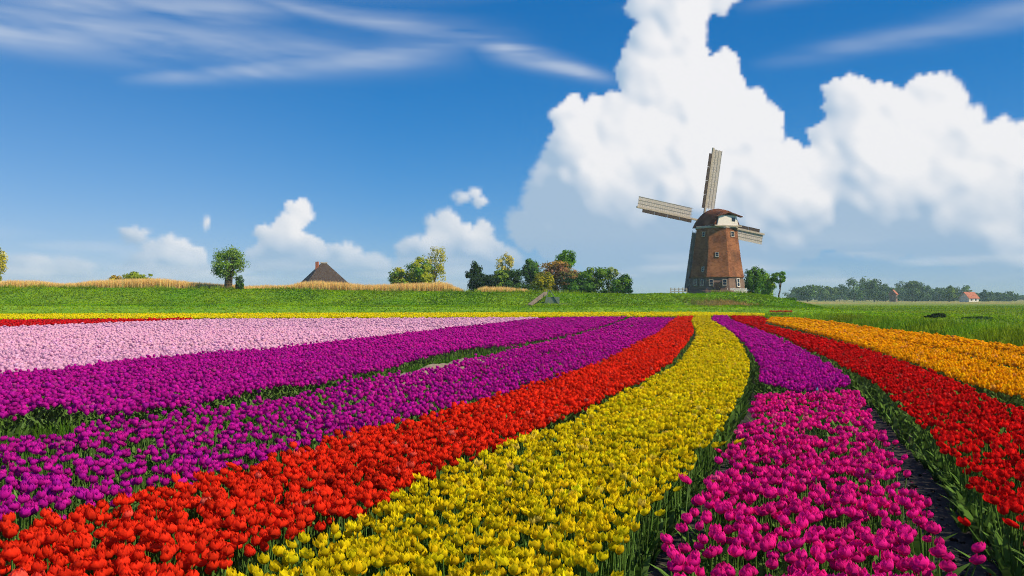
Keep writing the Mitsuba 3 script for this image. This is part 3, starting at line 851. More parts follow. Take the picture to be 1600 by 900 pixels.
# fallen petals on the paths
pp = points(paths.buffer(0.05).intersection(zone(3.0, 14)), 9, seed=66)
pcol = np.array([[0.72, 0.02, 0.25], [0.66, 0.02, 0.02], [0.8, 0.66, 0.02], [0.75, 0.3, 0.35]])[rng.integers(0, 4, len(pp))]
pv_, pf_, pcf = np.array([[-0.016, 0, 0.006], [0, -0.012, 0.001], [0.02, 0, 0.008], [0, 0.012, 0.002]]), np.array([[0, 1, 2], [0, 2, 3]]), np.ones((4, 3))
v, f, c = spread((pv_, pf_, pcf), np.column_stack([pp, 0.006 + 0.012 * rng.random(len(pp))]), rng.uniform(0, 6.3, len(pp)), 0.8 + 0.5 * rng.random(len(pp)), None, pcol)
tag(add('fallen_petals', (v, f), 'petal', color=c), 'loose petals fallen on the dark soil paths', 'petals', kind='stuff')

# marker stake
t = thing('marker_stake', 'small blue marker stake standing between the purple and magenta tulips', 'stake')
sx, sy = W(1277, 609, 0.5)
add('post', box(sx - 0.018, sx + 0.018, sy - 0.012, sy + 0.012, -0.1, 0.50), 'blue_paint', t)
add('tip', (np.array([[sx - 0.018, sy - 0.012, 0.502], [sx + 0.018, sy - 0.012, 0.502], [sx + 0.018, sy + 0.012, 0.502], [sx - 0.018, sy + 0.012, 0.502], [sx, sy, 0.545]]), np.array([[0, 1, 4], [1, 2, 4], [2, 3, 4], [3, 0, 4], [0, 2, 1], [0, 3, 2]])), 'blue_paint', t)


# ------------------------------------------------------------------ trees
def foliage(center, radii, n, size, colour, seed, clumps=34, hollow=0.35, flat=0.0, var=0.2, up=0.4, second=None):
    """Leaf faces gathered in clumps through an ellipsoid."""
    r_ = np.random.default_rng(seed)
    u = r_.normal(0, 1, (clumps, 3))
    u /= np.linalg.norm(u, axis=1, keepdims=True)
    rr = (hollow + (1.0 - hollow) * r_.random((clumps, 1)) ** 0.5)
    cc = u * rr
    cc[:, 2] = np.where(cc[:, 2] < -0.55, -0.55 + 0.3 * (cc[:, 2] + 0.55), cc[:, 2])
    cr = 0.26 + 0.18 * r_.random(clumps)
    hue = r_.normal(0, var, clumps)
    pick = r_.integers(0, clumps, n)
    g = r_.normal(0, 1, (n, 3))
    g /= np.linalg.norm(g, axis=1, keepdims=True)
    p = cc[pick] + g * cr[pick, None] * (r_.random((n, 1)) ** 0.45)
    nrm = g + 0.6 * p + [0, 0, up] + r_.normal(0, 0.5, (n, 3))
    nrm /= np.linalg.norm(nrm, axis=1, keepdims=True)
    a = np.cross(nrm, r_.normal(0, 1, (n, 3)))
    a /= np.linalg.norm(a, axis=1, keepdims=True)
    b = np.cross(nrm, a)
    s = size * (0.6 + 0.8 * r_.random((n, 1)))
    P = np.array(center) + p * np.array(radii)
    V = np.stack([P - a * s, P + b * s * 0.55, P + a * s, P - b * s * 0.55], 1).reshape(-1, 3)
    q = (np.arange(n) * 4)[:, None]
    F = np.vstack([q + [0, 1, 2], q + [0, 2, 3]])
    base = np.array(colour)[None] * np.array([1.14, 1.08, 0.8]) * 2.2 * (1 + hue[pick, None]) * (1 + r_.normal(0, 0.16, (n, 1)))
    if second is not None:
        w = (r_.random(clumps) < 0.35)[pick, None]
        base = np.where(w, np.array(second) * 2.2 * (1 + r_.normal(0, 0.16, (n, 1))), base)
    return V, F, np.repeat(np.clip(base, 0.004, 0.7), 4, 0)


def limbs(x, y, z0, zc, radii, r0, seed, count=5, fork=0.5):
    r_ = np.random.default_rng(seed)
    h = zc - z0
    mid = z0 + h * fork
    parts = [tube([[x, y, z0 - 0.2], [x + 0.05 * h * r_.normal(), y, z0 + h * 0.3], [x, y, mid], [x, y, zc + radii[2] * 0.4]], [r0 * 1.25, r0, r0 * 0.85, r0 * 0.2], 8)]
    for k in range(count):
        a = 2 * np.pi * (k + r_.random()) / count
        e = [x + np.cos(a) * radii[0] * 0.62, y + np.sin(a) * radii[1] * 0.62, zc + radii[2] * r_.uniform(-0.1, 0.6)]
        m = [x + np.cos(a) * radii[0] * 0.25, y + np.sin(a) * radii[1] * 0.25, mid + (e[2] - mid) * 0.5]
        parts.append(tube([[x, y, mid - 0.1 * h * r_.random()], m, e], [r0 * 0.55, r0 * 0.35, r0 * 0.1], 5))
    return cat(parts)


def ground_z(x, y):
    return float(dike_z(np.array(x), np.array(y))) if 112 < y < 166 and x < 47 else 0.0


def tree(name, label, px, py, rx, ry, Y, colour, n=2200, size=0.20, seed=1, group=None, category='tree', trunk=0.16, base=None, second=None, clumps=40, hollow=0.25, var=0.2, low=None):
    """A tree (or shrub) whose crown spans rx by ry pixels about (px, py) of the photograph, standing Y metres away."""
    k = Y / FOC
    x, zc = at(px, Y), zat(py, Y)
    radii = (rx * k, rx * k * 0.9, ry * k)
    z0 = ground_z(x, Y) if base is None else base
    t = thing(name, label, category, group)
    add('trunk', limbs(x, Y, z0, zc, radii, trunk, seed), 'bark', t)
    n = int(n * 1.5) if Y < 200 else n
    parts = [foliage((x, Y, zc), radii, n, size, colour, seed, clumps, hollow, var=var, second=second)]
    if low is None:
        low = 'wood' in label or 'bush' in label or 'dark' in label
    gap = zc - z0
    if low and gap > radii[2] * 0.6:      # branches down to the ground
        parts.append(foliage((x, Y, z0 + gap * 0.42), (radii[0] * 0.85, radii[1] * 0.85, gap * 0.55), int(n * 0.7), size, colour, seed + 500, clumps, hollow, var=var, second=second))
    v, f, c = cat(parts)
    add('crown', (v, f), 'tree_leaf', t, color=c)
    return t


DARK, MIDG, FRESH, YELL, PALE, ROSE = (0.013, 0.034, 0.010), (0.055, 0.125, 0.012), (0.085, 0.17, 0.020), (0.20, 0.21, 0.012), (0.23, 0.24, 0.11), (0.17, 0.10, 0.055)
# the pollard willow: a short thick trunk with a round head of upright shoots
t = thing('pollard_willow', 'pollard willow with a round bushy head and short thick trunk on the dike', 'tree')
wY = 141.0
wx, wz = at(357, wY), ground_z(at(357, wY), wY)
hz = zat(428, wY)
add('trunk', tube([[wx, wY, wz - 0.3], [wx - 0.05, wY, wz + 0.6], [wx + 0.08, wY, hz - 0.5], [wx, wY, hz + 0.3]], [0.95, 0.62, 0.58, 0.95], 10), 'bark', t, smooth=True)
sh = []
r_ = np.random.default_rng(77)
for k in range(46):
    a, e = r_.uniform(0, 6.3), r_.uniform(0.1, 1.45)
    d = np.array([np.cos(a) * np.cos(e), np.sin(a) * np.cos(e), np.sin(e)])
    s0 = np.array([wx, wY, hz]) + d * 0.5
    sh.append(tube([s0, s0 + d * 1.2 + [0, 0, 0.1], s0 + d * 2.1 + [0, 0, 0.3]], [0.06, 0.04, 0.012], 4))
add('shoots', cat(sh), 'bark', t)
v, f, c = foliage((wx, wY, zat(414, wY)), (2.75, 2.5, 2.55), 4200, 0.16, (0.062, 0.125, 0.018), 78, 60, 0.30, second=(0.11, 0.18, 0.03))
add('crown', (v, f), 'tree_leaf', t, color=c)

tree('shrub', 'small dark green shrub close beside the pollard willow trunk', 375, 441, 7, 10, 139.5, (0.03, 0.07, 0.02), 700, 0.13, 5, category='shrub', trunk=0.06)
tree('tree', 'yellow green tree cut by the left edge of the picture above the reeds', -10, 418, 18, 30, 152, (0.19, 0.19, 0.03), 1500, 0.2, 6, clumps=24)
tree('shrub', 'low olive green shrub rising out of the golden reeds at left', 217, 433, 24, 8, 153, (0.12, 0.17, 0.02), 1300, 0.18, 7, category='shrub', trunk=0.08)
tree('shrub', 'yellowish dry shrub in the reeds left of the olive green shrub', 180, 437, 9, 7, 152, (0.26, 0.20, 0.04), 600, 0.16, 8, category='shrub', trunk=0.06)
tree('tree', 'fresh green bushy tree at the left end of the clump behind the reeds', 625, 432, 19, 13, 155, (0.085, 0.15, 0.03), 1600, 0.2, 9, second=YELL)
tree('tree', 'yellow green bushy tree in the middle of the clump behind the reeds', 657, 424, 22, 19, 156, (0.15, 0.19, 0.015), 2200, 0.2, 10, second=MIDG)
tree('tree', 'tall thin pale tree with sparse young leaves right of the yellow green bushes', 679, 412, 20, 26, 160, (0.22, 0.23, 0.07), 1100, 0.17, 11, clumps=26, second=YELL)
tree('dark_tree', 'dark blue green pointed tree at the left end of the dark wood', 742, 427, 13, 17, 158, DARK, 1500, 0.2, 12, second=(0.03, 0.075, 0.03))
tree('dark_tree', 'low very dark spreading tree behind the short reed patch, left of the pale poplar', 757, 440, 24, 12, 156, (0.013, 0.030, 0.016), 2000, 0.2, 13)
tree('dark_tree', 'very dark round tree directly under the pale poplar', 797, 438, 24, 15, 157, (0.015, 0.038, 0.014), 2200, 0.2, 14, second=(0.035, 0.08, 0.02))
tree('poplar', 'pale poplar with thin young leaves standing above the dark trees', 790, 412, 13, 15, 165, (0.24, 0.24, 0.09), 800, 0.18, 15, clumps=22)
tree('tree', 'olive green bush between the dark trees below the poplar', 780, 431, 14, 9, 155, (0.07, 0.12, 0.02), 1000, 0.18, 16)
tree('dark_tree', 'dark green dome shaped tree left of the rosy tree', 829, 424, 18, 17, 160, (0.020, 0.055, 0.014), 1900, 0.2, 17, second=(0.05, 0.12, 0.02))
tree('tree', 'tall bright green tree with a square top, highest of the wood left of the mill', 886, 407, 15, 16, 163, (0.055, 0.14, 0.014), 1900, 0.2, 18)
tree('flowering_tree', 'reddish brown leaved tree in the middle of the wood', 868, 424, 26, 16, 160, (0.15, 0.11, 0.035), 2200, 0.19, 19, second=(0.15, 0.085, 0.05))
tree('flowering_tree', 'rosy bronze tree just right of the reddish brown tree', 893, 432, 18, 12, 157, (0.15, 0.095, 0.055), 1400, 0.19, 20, second=(0.10, 0.11, 0.03))
tree('tree', 'yellow olive rounded tree standing in front of the wood above the culvert', 849, 441, 18, 19, 152, (0.14, 0.145, 0.012), 2200, 0.18, 21, second=(0.09, 0.12, 0.015))
tree('tree', 'broad green tree in the right half of the wood, left of the last tree', 928, 434, 24, 16, 156, (0.065, 0.12, 0.018), 2300, 0.19, 22, second=MIDG)
tree('tree', 'dark green low tree below the rosy bronze tree', 903, 446, 24, 12, 152, (0.030, 0.080, 0.014), 2200, 0.18, 23)
tree('tree', 'thin topped grey green tree behind the right half of the wood', 950, 427, 16, 10, 162, (0.10, 0.15, 0.06), 900, 0.18, 24, clumps=22)
tree('tree', 'round green tree at the right end of the wood', 971, 443, 18, 14, 153, (0.050, 0.115, 0.016), 1900, 0.18, 25)
tree('tree', 'round deep green tree directly right of the mill body', 1178, 436, 17, 17, 150, (0.040, 0.105, 0.014), 2000, 0.18, 26, low=True)
tree('tree', 'light yellow green tree right of the deep green tree by the mill', 1199, 441, 12, 16, 152, (0.12, 0.19, 0.03), 1300, 0.17, 27, second=FRESH, low=True)
tree('tree', 'small open crowned tree with a bare trunk, rightmost of the trees by the mill', 1219, 434, 12, 9, 150, (0.050, 0.12, 0.018), 700, 0.17, 28, clumps=14, trunk=0.13)
tree('shrub', 'low dark green shrub on the right end of the dike', 1233, 470, 12, 6, 138, (0.030, 0.085, 0.012), 900, 0.16, 29, category='shrub', trunk=0.05)
tree('shrub', 'low black green shrub put in for a shaded ditch gap in the meadow, the left one of two', 1462, 494, 16, 4, 84, (0.010, 0.020, 0.010), 900, 0.10, 30, category='shrub', trunk=0.04, base=0)  # shade in the ditch gaps, built as two added near black shrubs
tree('shrub', 'long low dark shrub put in for a shaded ditch gap in the meadow, the right one of two', 1528, 498, 22, 3, 80, (0.018, 0.045, 0.012), 900, 0.10, 31, category='shrub', trunk=0.04, base=0)

# the hazy line of trees on the horizon
FARC = 'far trees on the horizon'
far = [(1262, 455, 20, 14), (1290, 455, 16, 13), (1312, 453, 14, 14), (1334, 449, 17, 19), (1352, 446, 16, 20), (1366, 450, 15, 18), (1384, 455, 13, 14), (1410, 450, 16, 17), (1430, 452, 15, 17), (1447, 456, 12, 12), (1483, 455, 13, 14), (1541, 460, 10, 10), (1505, 453, 14, 12), (1425, 445, 13, 12), (1468, 455, 10, 10)]
far_lab = ['leftmost of the hazy far trees, just right of the dike end', 'second hazy far tree from the dike end', 'third hazy far tree from the dike end', 'tall hazy far tree left of the highest one', 'highest of the hazy far trees on the horizon', 'hazy far tree just right of the highest one', 'hazy far tree left of the small brick building', 'broad hazy green tree right of the small brick building', 'hazy rounded tree in the middle of the right treeline', 'small hazy tree right of the middle treeline', 'single round green tree left of the red roofed house', 'small dark round tree right of the red roofed house', 'hazy tree directly behind the red roofed house', 'tall grey hazy tree rising behind the middle treeline', 'little hazy tree just left of the single round green tree']
for k, ((px, py, rx, ry), lb) in enumerate(zip(far, far_lab)):
    Y = 560 + 40 * ((k * 7) % 5)
    tree('far_tree', lb, px, py + 0.22 * (467 - py), rx, ry * 0.85, Y, ((0.035, 0.075, 0.02), (0.05, 0.09, 0.025), (0.03, 0.06, 0.025))[k % 3], 1100, 0.75, 100 + k, FARC, trunk=0.4, base=0, clumps=26)
wood = []
for k in range(70):
    px = rng.uniform(1235, 1760)
    Y = rng.uniform(680, 900)
    hgt = rng.uniform(7, 12) * (1.0 if px < 1460 else 0.62)
    x = at(px, Y)
    wood.append(foliage((x, Y, hgt * 0.5), (rng.uniform(7, 13), 8, hgt * 0.55), 420, 1.2, (0.028, 0.06, 0.02), 300 + k, 22))
v, f, c = cat(wood)
tag(add('distant_wood', (v, f), 'tree_leaf', color=c), 'bluish hazy wood stretching along the right horizon', 'wood', kind='stuff')


# ------------------------------------------------------------------ reeds
def reeds(name, label, x0, x1, tops, Y0, Y1, n, seed):
    r_ = np.random.default_rng(seed)
    px = r_.uniform(x0, x1, n)
    Y = r_.uniform(Y0, Y1, n)
    x = at(px, Y)
    z0 = dike_z(x, Y) - 0.05
    top = np.interp(px, *zip(*tops)) + r_.normal(0, 1.2, n) + 3.0 * (meshkit.fbm(np.column_stack([px * 0.06, 0 * px, 0 * px]), 3, seed) - 0.5)
    h = np.maximum(zat(top, Y) - z0, 0.4)
    V, F, C = tuft(3, 1.0, 0.07, seed, 0.10)
    V[:, :2] *= 1.0
    col = np.array([0.82, 0.57, 0.22]) * (1 + r_.normal(0, 0.16, (n, 1))) * (1 + r_.normal(0, 0.05, (n, 3)))
    v, f, c = spread((V, F, C), np.column_stack([x, Y, z0]), r_.uniform(0, 6.3, n), np.column_stack([np.full(n, 1.0), np.full(n, 1.0), h]), None, np.clip(col, 0.01, 0.8))
    return tag(add(name, (v, f), 'leaf', color=c), label, 'reeds', kind='stuff')


reeds('reeds', 'long golden band of dry reeds along the crest of the dike on the left', -120, 724, [(-120, 434), (0, 438), (60, 439), (100, 443), (170, 437), (220, 434), (260, 435), (320, 443), (400, 447), (460, 444), (480, 439), (540, 440), (570, 445), (660, 441), (700, 441), (712, 448), (724, 453)], 142.5, 148, 26000, 51)
reeds('reeds', 'short golden patch of dry reeds in front of the dark trees', 746, 824, [(746, 451), (758, 446), (790, 447), (824, 451)], 142.5, 147, 3600, 52)


# ------------------------------------------------------------------ the windmill
mY = 145.0
mx, mz = at(1119.5, mY), float(dike_z(np.array(at(1119.5, mY)), np.array(mY))) - 0.05
PX = FOC / mY
mill = thing('windmill', 'brown eight sided smock mill with four lattice sails standing on the dike', 'windmill')


MILL_TURN = math.radians(-10)


def octagon(r, z):
    a = np.arange(8) * np.pi / 4 + np.pi / 8 + MILL_TURN
    return np.column_stack([mx + r * np.cos(a), mY + r * np.sin(a), np.full(8, z)])


def loft(rings, cap=True):
    n = len(rings[0])
    v = np.vstack(rings)
    f = []
    for i in range(len(rings) - 1):
        for k in range(n):
            a, b = i * n + k, i * n + (k + 1) % n
            f += [[a, b, b + n], [a, b + n, a + n]]
    if cap:
        f += [[(len(rings) - 1) * n + k, (len(rings) - 1) * n + (k + 1) % n, (len(rings) - 1) * n + (k + 2) % n] for k in range(0)]
        v = np.vstack([v, rings[-1].mean(0)])
        f += [[(len(rings) - 1) * n + k, (len(rings) - 1) * n + (k + 1) % n, len(v) - 1] for k in range(n)]
    return v, np.array(f)


Zp, Zb, Zt = zat(452, mY), zat(433, mY), zat(357, mY)          # plinth, brick base, top of the body
Rb, Rm, Rt = 44.5 / PX / 0.95, 40.5 / PX / 0.95, 31.0 / PX / 0.95
add('plinth', loft([octagon(Rb * 1.05, mz - 0.6), octagon(Rb * 1.05, Zp - 0.25), octagon(Rb * 1.02, Zp - 0.2)]), 'brick', mill)
add('brick_base', loft([octagon(Rb, mz - 0.4), octagon(Rm * 0.99, Zb)]), 'brick', mill)
add('sill', loft([octagon(Rm * 1.05, Zb - 0.10), octagon(Rm * 1.05, Zb + 0.06)]), 'thatch', mill)
rings = []
for t_ in np.linspace(0, 1, 9):
    rings.append(octagon(Rm * 1.03 + (Rt - Rm * 1.03) * (t_ ** 0.82), Zb + 0.03 + (Zt - Zb) * t_))
body = add('body', loft(rings), 'thatch', mill)


def face_frame(k, z):
    """Middle of octagon side k (0 = towards the camera, 1 = to its right), the outward normal, the direction along the side."""
    a = -np.pi / 2 + k * np.pi / 4 + MILL_TURN
    zz = np.array([mz, Zb, Zb + 0.001, Zt])
    r = np.interp(z, [Zp, Zb], [Rb, Rm]) if z < Zb else np.interp(((z - Zb) / (Zt - Zb)) ** 0.82, [0, 1], [Rm * 1.03, Rt])
    ap = r * math.cos(np.pi / 8)
    nrm = np.array([math.cos(a), math.sin(a), 0])
    return np.array([mx, mY, z]) + nrm * ap, nrm, np.array([-nrm[1], nrm[0], 0])


def window(k, off, z, w, h, name='window', frame='weathered_wood', glass='pane'):
    o, nrm, s = face_frame(k, z)
    o = o + s * off
    lean = 0.09 if z < Zb else 0.11
    up = np.array([0, 0, 1]) - nrm * lean
    up /= np.linalg.norm(up)
    no = np.cross(s, up)
    def bar(c0, c1, ww, d):
        return beam(c0, c1, ww, d, up=no)
    fr = []
    b = 0.09
    o = o + no * 0.05
    A, B_, C_, D = o - s * w / 2 - up * h / 2, o + s * w / 2 - up * h / 2, o + s * w / 2 + up * h / 2, o - s * w / 2 + up * h / 2
    fr = [bar(A - s * b / 2, B_ + s * b / 2, b * 1.3, 0.16), bar(D - s * b / 2, C_ + s * b / 2, b, 0.14), bar(A + up * b * 0.66, D - up * b * 0.51, b, 0.14), bar(B_ + up * b * 0.66, C_ - up * b * 0.51, b, 0.14), bar(o - s * (w / 2 - b / 2), o + s * (w / 2 - b / 2), 0.04, 0.09)]
    g = add(name, cat(fr), frame, mill)
    pv = np.array([A, B_, C_, D]) - no * 0.005
    add('pane', (pv, np.array([[0, 1, 2], [0, 2, 3]])), glass, g)


for k, offs in ((0, (-1.05, 1.05)), (1, (0.2,)), (-1, (-0.5, 0.9)), (2, (0.0,)), (-2, (0.0,))):
    for o_ in offs:
        window(k, o_, Zp + (Zb - Zp) * 0.52, 0.62, 0.9 if k != 1 else 1.25, frame='white_paint' if k == 1 else 'weathered_wood')
window(0, -0.1, Zb + (Zt - Zb) * 0.44, 0.5, 0.7)
window(1, 0.0, Zb + (Zt - Zb) * 0.86, 0.75, 0.8)
window(-1, 0.3, Zb + (Zt - Zb) * 0.86, 0.5, 0.7)
window(-1, 0.8, Zb + (Zt - Zb) * 0.15, 0.5, 0.7)
# door on the camera side
o_, nrm, s_ = face_frame(0, Zp)
dc = o_ - s_ * 0.1 + nrm * 0.06
door = add('door', beam((dc[0], dc[1], mz - 0.2), (dc[0], dc[1], mz + 1.75), 1.0, 0.14, up=nrm), 'tarred_shaded_wood', mill)
hc = dc + s_ * 0.35 + nrm * 0.10
add('handle', beam((hc[0], hc[1], mz + 0.85), (hc[0], hc[1], mz + 0.98), 0.06, 0.05, up=nrm), 'weathered_wood', door)

# the cap
ax = np.array([-0.342, 0.940, 0.0])                 # towards the sails
sd = np.array([0.940, 0.342, 0.0])
c0 = np.array([mx, mY, 0.0])
add('curb_ring', loft([octagon(Rt * 1.05, Zt - 0.12), octagon(Rt * 1.05, Zt - 0.08), octagon(Rt * 1.05, Zt + 0.18), octagon(Rt * 1.02, Zt + 0.25)]), 'weathered_wood', mill, label='pale curb ring under the cap')
crings = []
ct = zat(326, mY)
Hc = ct - Zt - 0.2
for s_i in np.linspace(-1, 1, 13):
    pos_ = c0 + ax * (s_i * 3.2 + 0.2)
    w_ = 3.0 * np.sqrt(max(1 - (0.62 * abs(s_i)) ** 2.2, 0.05))
    h_ = Hc * (1.0 - 0.22 * max(-s_i - 0.1, 0) ** 1.3 - 0.42 * max(s_i - 0.2, 0) ** 1.4)
    ring = []
    for a in np.linspace(0, np.pi, 15):
        cx = np.cos(a); sz_ = np.sin(a)
        ring.append(pos_ + sd * w_ * np.sign(cx) * np.interp(sz_, [0, 0.25, 0.55, 0.8, 0.95, 1], [1, 0.93, 0.74, 0.5, 0.24, 0]) + np.array([0, 0, Zt + 0.2 + h_ * np.interp(sz_, [0, 0.25, 0.55, 0.8, 0.95, 1], [0, 0.2, 0.56, 0.83, 0.97, 1])]))
    crings.append(np.array(ring))
nr = 15
cv_ = np.vstack(crings)
cf_ = []
for i in range(12):
    for k in range(nr - 1):
        a = i * nr + k
        cf_ += [[a, a + 1, a + nr + 1], [a, a + nr + 1, a + nr]]
for i in (0, 12):
    for k in range(1, nr - 1):
        cf_.append([i * nr, i * nr + k, i * nr + k + 1])
cap = add('cap', (cv_, np.array(cf_)), 'cap_thatch', mill, smooth=40)
# white boarded gable at the tail with a small window
tail = c0 - ax * 3.02
gw, g0, g1 = 1.95, Zt + 0.30, Zt + 0.30 + 1.55
gab = [tail - sd * gw, tail + sd * gw, tail + sd * gw * 0.80, tail - sd * gw * 0.80]
zz = [g0, g0, g1, g1]
gv_ = []
for off in (0.02, -0.22):
    gv_ += [q + ax * (off - 0.05) + np.array([0, 0, z]) for q, z in zip(gab, zz)]
gf_ = [[0, 1, 2], [0, 2, 3], [4, 6, 5], [4, 7, 6], [0, 4, 5], [0, 5, 1], [1, 5, 6], [1, 6, 2], [2, 6, 7], [2, 7, 3], [3, 7, 4], [3, 4, 0]]
gable = add('gable_board', (np.array(gv_), np.array(gf_)), 'white_paint', cap, label='white painted boards closing the tail of the cap')
wq = tail - ax * 0.30 + sd * 1.0
wn = [wq + sd * a + np.array([0, 0, z]) for a, z in ((-0.3, g0 + 0.6), (0.3, g0 + 0.6), (0.3, g0 + 1.25), (-0.3, g0 + 1.25))]
add('hatch', (np.array(wn), np.array([[0, 1, 2], [0, 2, 3]])), 'pane', cap)
add('hood', cat([beam(tail - ax * 0.35 - sd * 2.3 + [0, 0, g0 + 1.35], tail - ax * 0.35 + [0, 0, g0 + 2.05], 0.7, 0.16), beam(tail - ax * 0.35 + [0, 0, g0 + 2.05], tail - ax * 0.35 + sd * 2.5 + [0, 0, g0 + 1.35], 0.7, 0.16)]), 'cap_thatch', cap)
add('beam', cat([beam(tail - ax * 0.3 - sd * 2.5 + [0, 0, g0 - 0.12], tail - ax * 0.3 + sd * 2.5 + [0, 0, g0 - 0.12], 0.3, 0.22)]), 'weathered_wood', cap)

# windshaft and sails
hub = c0 + ax * 4.1 + np.array([0, 0, zat(345, mY + 3.6)])
add('windshaft', cat([beam(hub - ax * 3.2, hub + ax * 0.45, 0.6, 0.6)]), 'tarred_shaded_wood', mill)
phi0 = math.radians(9.0)                           # the cross stands a little past upright, seen from the camera clockwise
for q in range(4):
    a = phi0 + q * np.pi / 2
    d_ = sd * math.sin(a) + np.array([0, 0, 1]) * math.cos(a)      # along the sail, outward
    e_ = sd * math.cos(a) - np.array([0, 0, 1]) * math.sin(a)      # clockwise side
    z_off = ax * (0.18 if q % 2 else -0.18)
    o = hub + z_off
    R1 = 12.5
    st = beam(o, o + d_ * R1, 0.30, 0.30, up=ax)
    sail = add('sail', st, 'weathered_wood', mill)
    # wind boards on the other side of the stock, their shade put into the colour
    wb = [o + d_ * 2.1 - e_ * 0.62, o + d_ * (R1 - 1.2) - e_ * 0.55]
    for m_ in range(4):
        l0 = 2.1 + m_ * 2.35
        add('wind_board', beam(o + d_ * l0 - e_ * 0.44 - ax * 0.10, o + d_ * (l0 + 2.29) - e_ * 0.42 - ax * 0.10, 0.56, 0.05, up=ax), 'tarred_shaded_wood', sail)
    for m_ in range(25):
        l0 = 2.2 + m_ * 0.42
        add('lattice_bar', beam(o + d_ * l0 + ax * 0.06 - e_ * 0.1, o + d_ * l0 + e_ * 1.80 + ax * 0.10, 0.05, 0.03, up=ax), 'sail_wood', sail)
    for m_, off in enumerate((0.65, 1.22, 1.78)):
        add('lattice_rail', beam(o + d_ * 2.0 + e_ * off + ax * 0.04, o + d_ * (R1 - 0.1) + e_ * off + ax * 0.04, 0.05, 0.03, up=ax), 'sail_wood', sail)
    # canvas spread behind the lattice, slightly bellied
    nu, nv = 20, 7
    cvv = []
    for i in range(nu):
        for j in range(nv):
            u_, w_ = i / (nu - 1), j / (nv - 1)
            bel = 0.10 * math.sin(np.pi * w_) * (0.6 + 0.4 * math.sin(u_ * 40))
            cvv.append(o + d_ * (2.3 + (R1 - 2.5) * u_) + e_ * (0.17 + 1.60 * w_) + ax * (0.085 + 0.12 * bel))
    cff = []
    for i in range(nu - 1):
        for j in range(nv - 1):
            b_ = i * nv + j
            cff += [[b_, b_ + 1, b_ + nv + 1], [b_, b_ + nv + 1, b_ + nv]]
    add('canvas', (np.array(cvv), np.array(cff)), 'sail_cloth', sail, smooth=True)

# white boarded fence by the mill's foot on the right, low fence on the left
t = thing('white_fence', 'low white board fence at the right foot of the windmill', 'fence')
fx0, fx1, fY = at(1136, 140.5), at(1167, 140.5), 140.5
fz = float(dike_z(np.array((fx0 + fx1) / 2), np.array(fY)))
for k in range(3):
    add('board', beam((fx0, fY - 0.05, fz + 0.25 + 0.26 * k), (fx1, fY - 0.05, fz + 0.25 + 0.26 * k), 0.04, 0.22), 'white_paint', t)
for k in range(4):
    xx = fx0 + (fx1 - fx0) * (k + 0.05) / 3.1
    add('post', box(xx - 0.06, xx + 0.06, fY - 0.02, fY + 0.1, fz - 0.3, fz + 0.95), 'white_paint', t)
t = thing('wooden_fence', 'grey weathered wooden fence at the left foot of the windmill', 'fence')
fx0, fx1, fY = at(1048, 142), at(1073, 142), 142.0
for k in range(5):
    xx = fx0 + (fx1 - fx0) * k / 4
    zz_ = float(dike_z(np.array(xx), np.array(fY)))
    add('post', box(xx - 0.07, xx + 0.07, fY - 0.07, fY + 0.07, zz_ - 0.3, zz_ + 1.05), 'weathered_wood', t)
for k in range(2):
    add('rail', beam((fx0 - 0.1, fY - 0.1, float(dike_z(np.array(fx0), np.array(fY))) + 0.45 + 0.4 * k), (fx1, fY - 0.1, float(dike_z(np.array(fx1), np.array(fY))) + 0.45 + 0.4 * k), 0.05, 0.12), 'weathered_wood', t)

# ------------------------------------------------------------------ farmhouse behind the dike
t = thing('farmhouse', 'farmhouse with a steep dark pyramid roof rising behind the reeds', 'house')
hY = 240.0
hx = at(506, hY)
apex, eave = zat(411, hY), 2.6
ha = math.radians(24)
cs, sn = math.cos(ha), math.sin(ha)


def house_pt(u, w, z):
    return [hx + u * cs - w * sn, hY + u * sn + w * cs, z]


hr = 8.6
roof_v = [house_pt(-hr, -hr, eave), house_pt(hr, -hr, eave), house_pt(hr, hr, eave), house_pt(-hr, hr, eave), house_pt(-0.7, 0, apex), house_pt(0.7, 0, apex)]
rf = add('roof', (np.array(roof_v), np.array([[0, 1, 5], [0, 5, 4], [1, 2, 5], [2, 3, 4], [2, 4, 5], [3, 0, 4], [0, 2, 1], [0, 3, 2]])), 'dark_roof', t)
add('chimney', box(hx - 1.9, hx - 1.1, hY - 1.9, hY - 1.1, apex - 2.4, apex + 0.3), 'roof_tile', rf)
add('ridge_cap', beam(house_pt(-0.95, 0, apex + 0.06), house_pt(0.95, 0, apex + 0.06), 0.6, 0.3), 'weathered_wood', rf)
wv = []
w_ = hr - 0.6
v8 = [house_pt(u, w, z) for z in (-0.2, eave - 0.02) for u, w in ((-w_, -w_), (w_, -w_), (w_, w_), (-w_, w_))]
add('wall', (np.array(v8), np.array([[0, 1, 5], [0, 5, 4], [1, 2, 6], [1, 6, 5], [2, 3, 7], [2, 7, 6], [3, 0, 4], [3, 4, 7]])), 'brick', t)

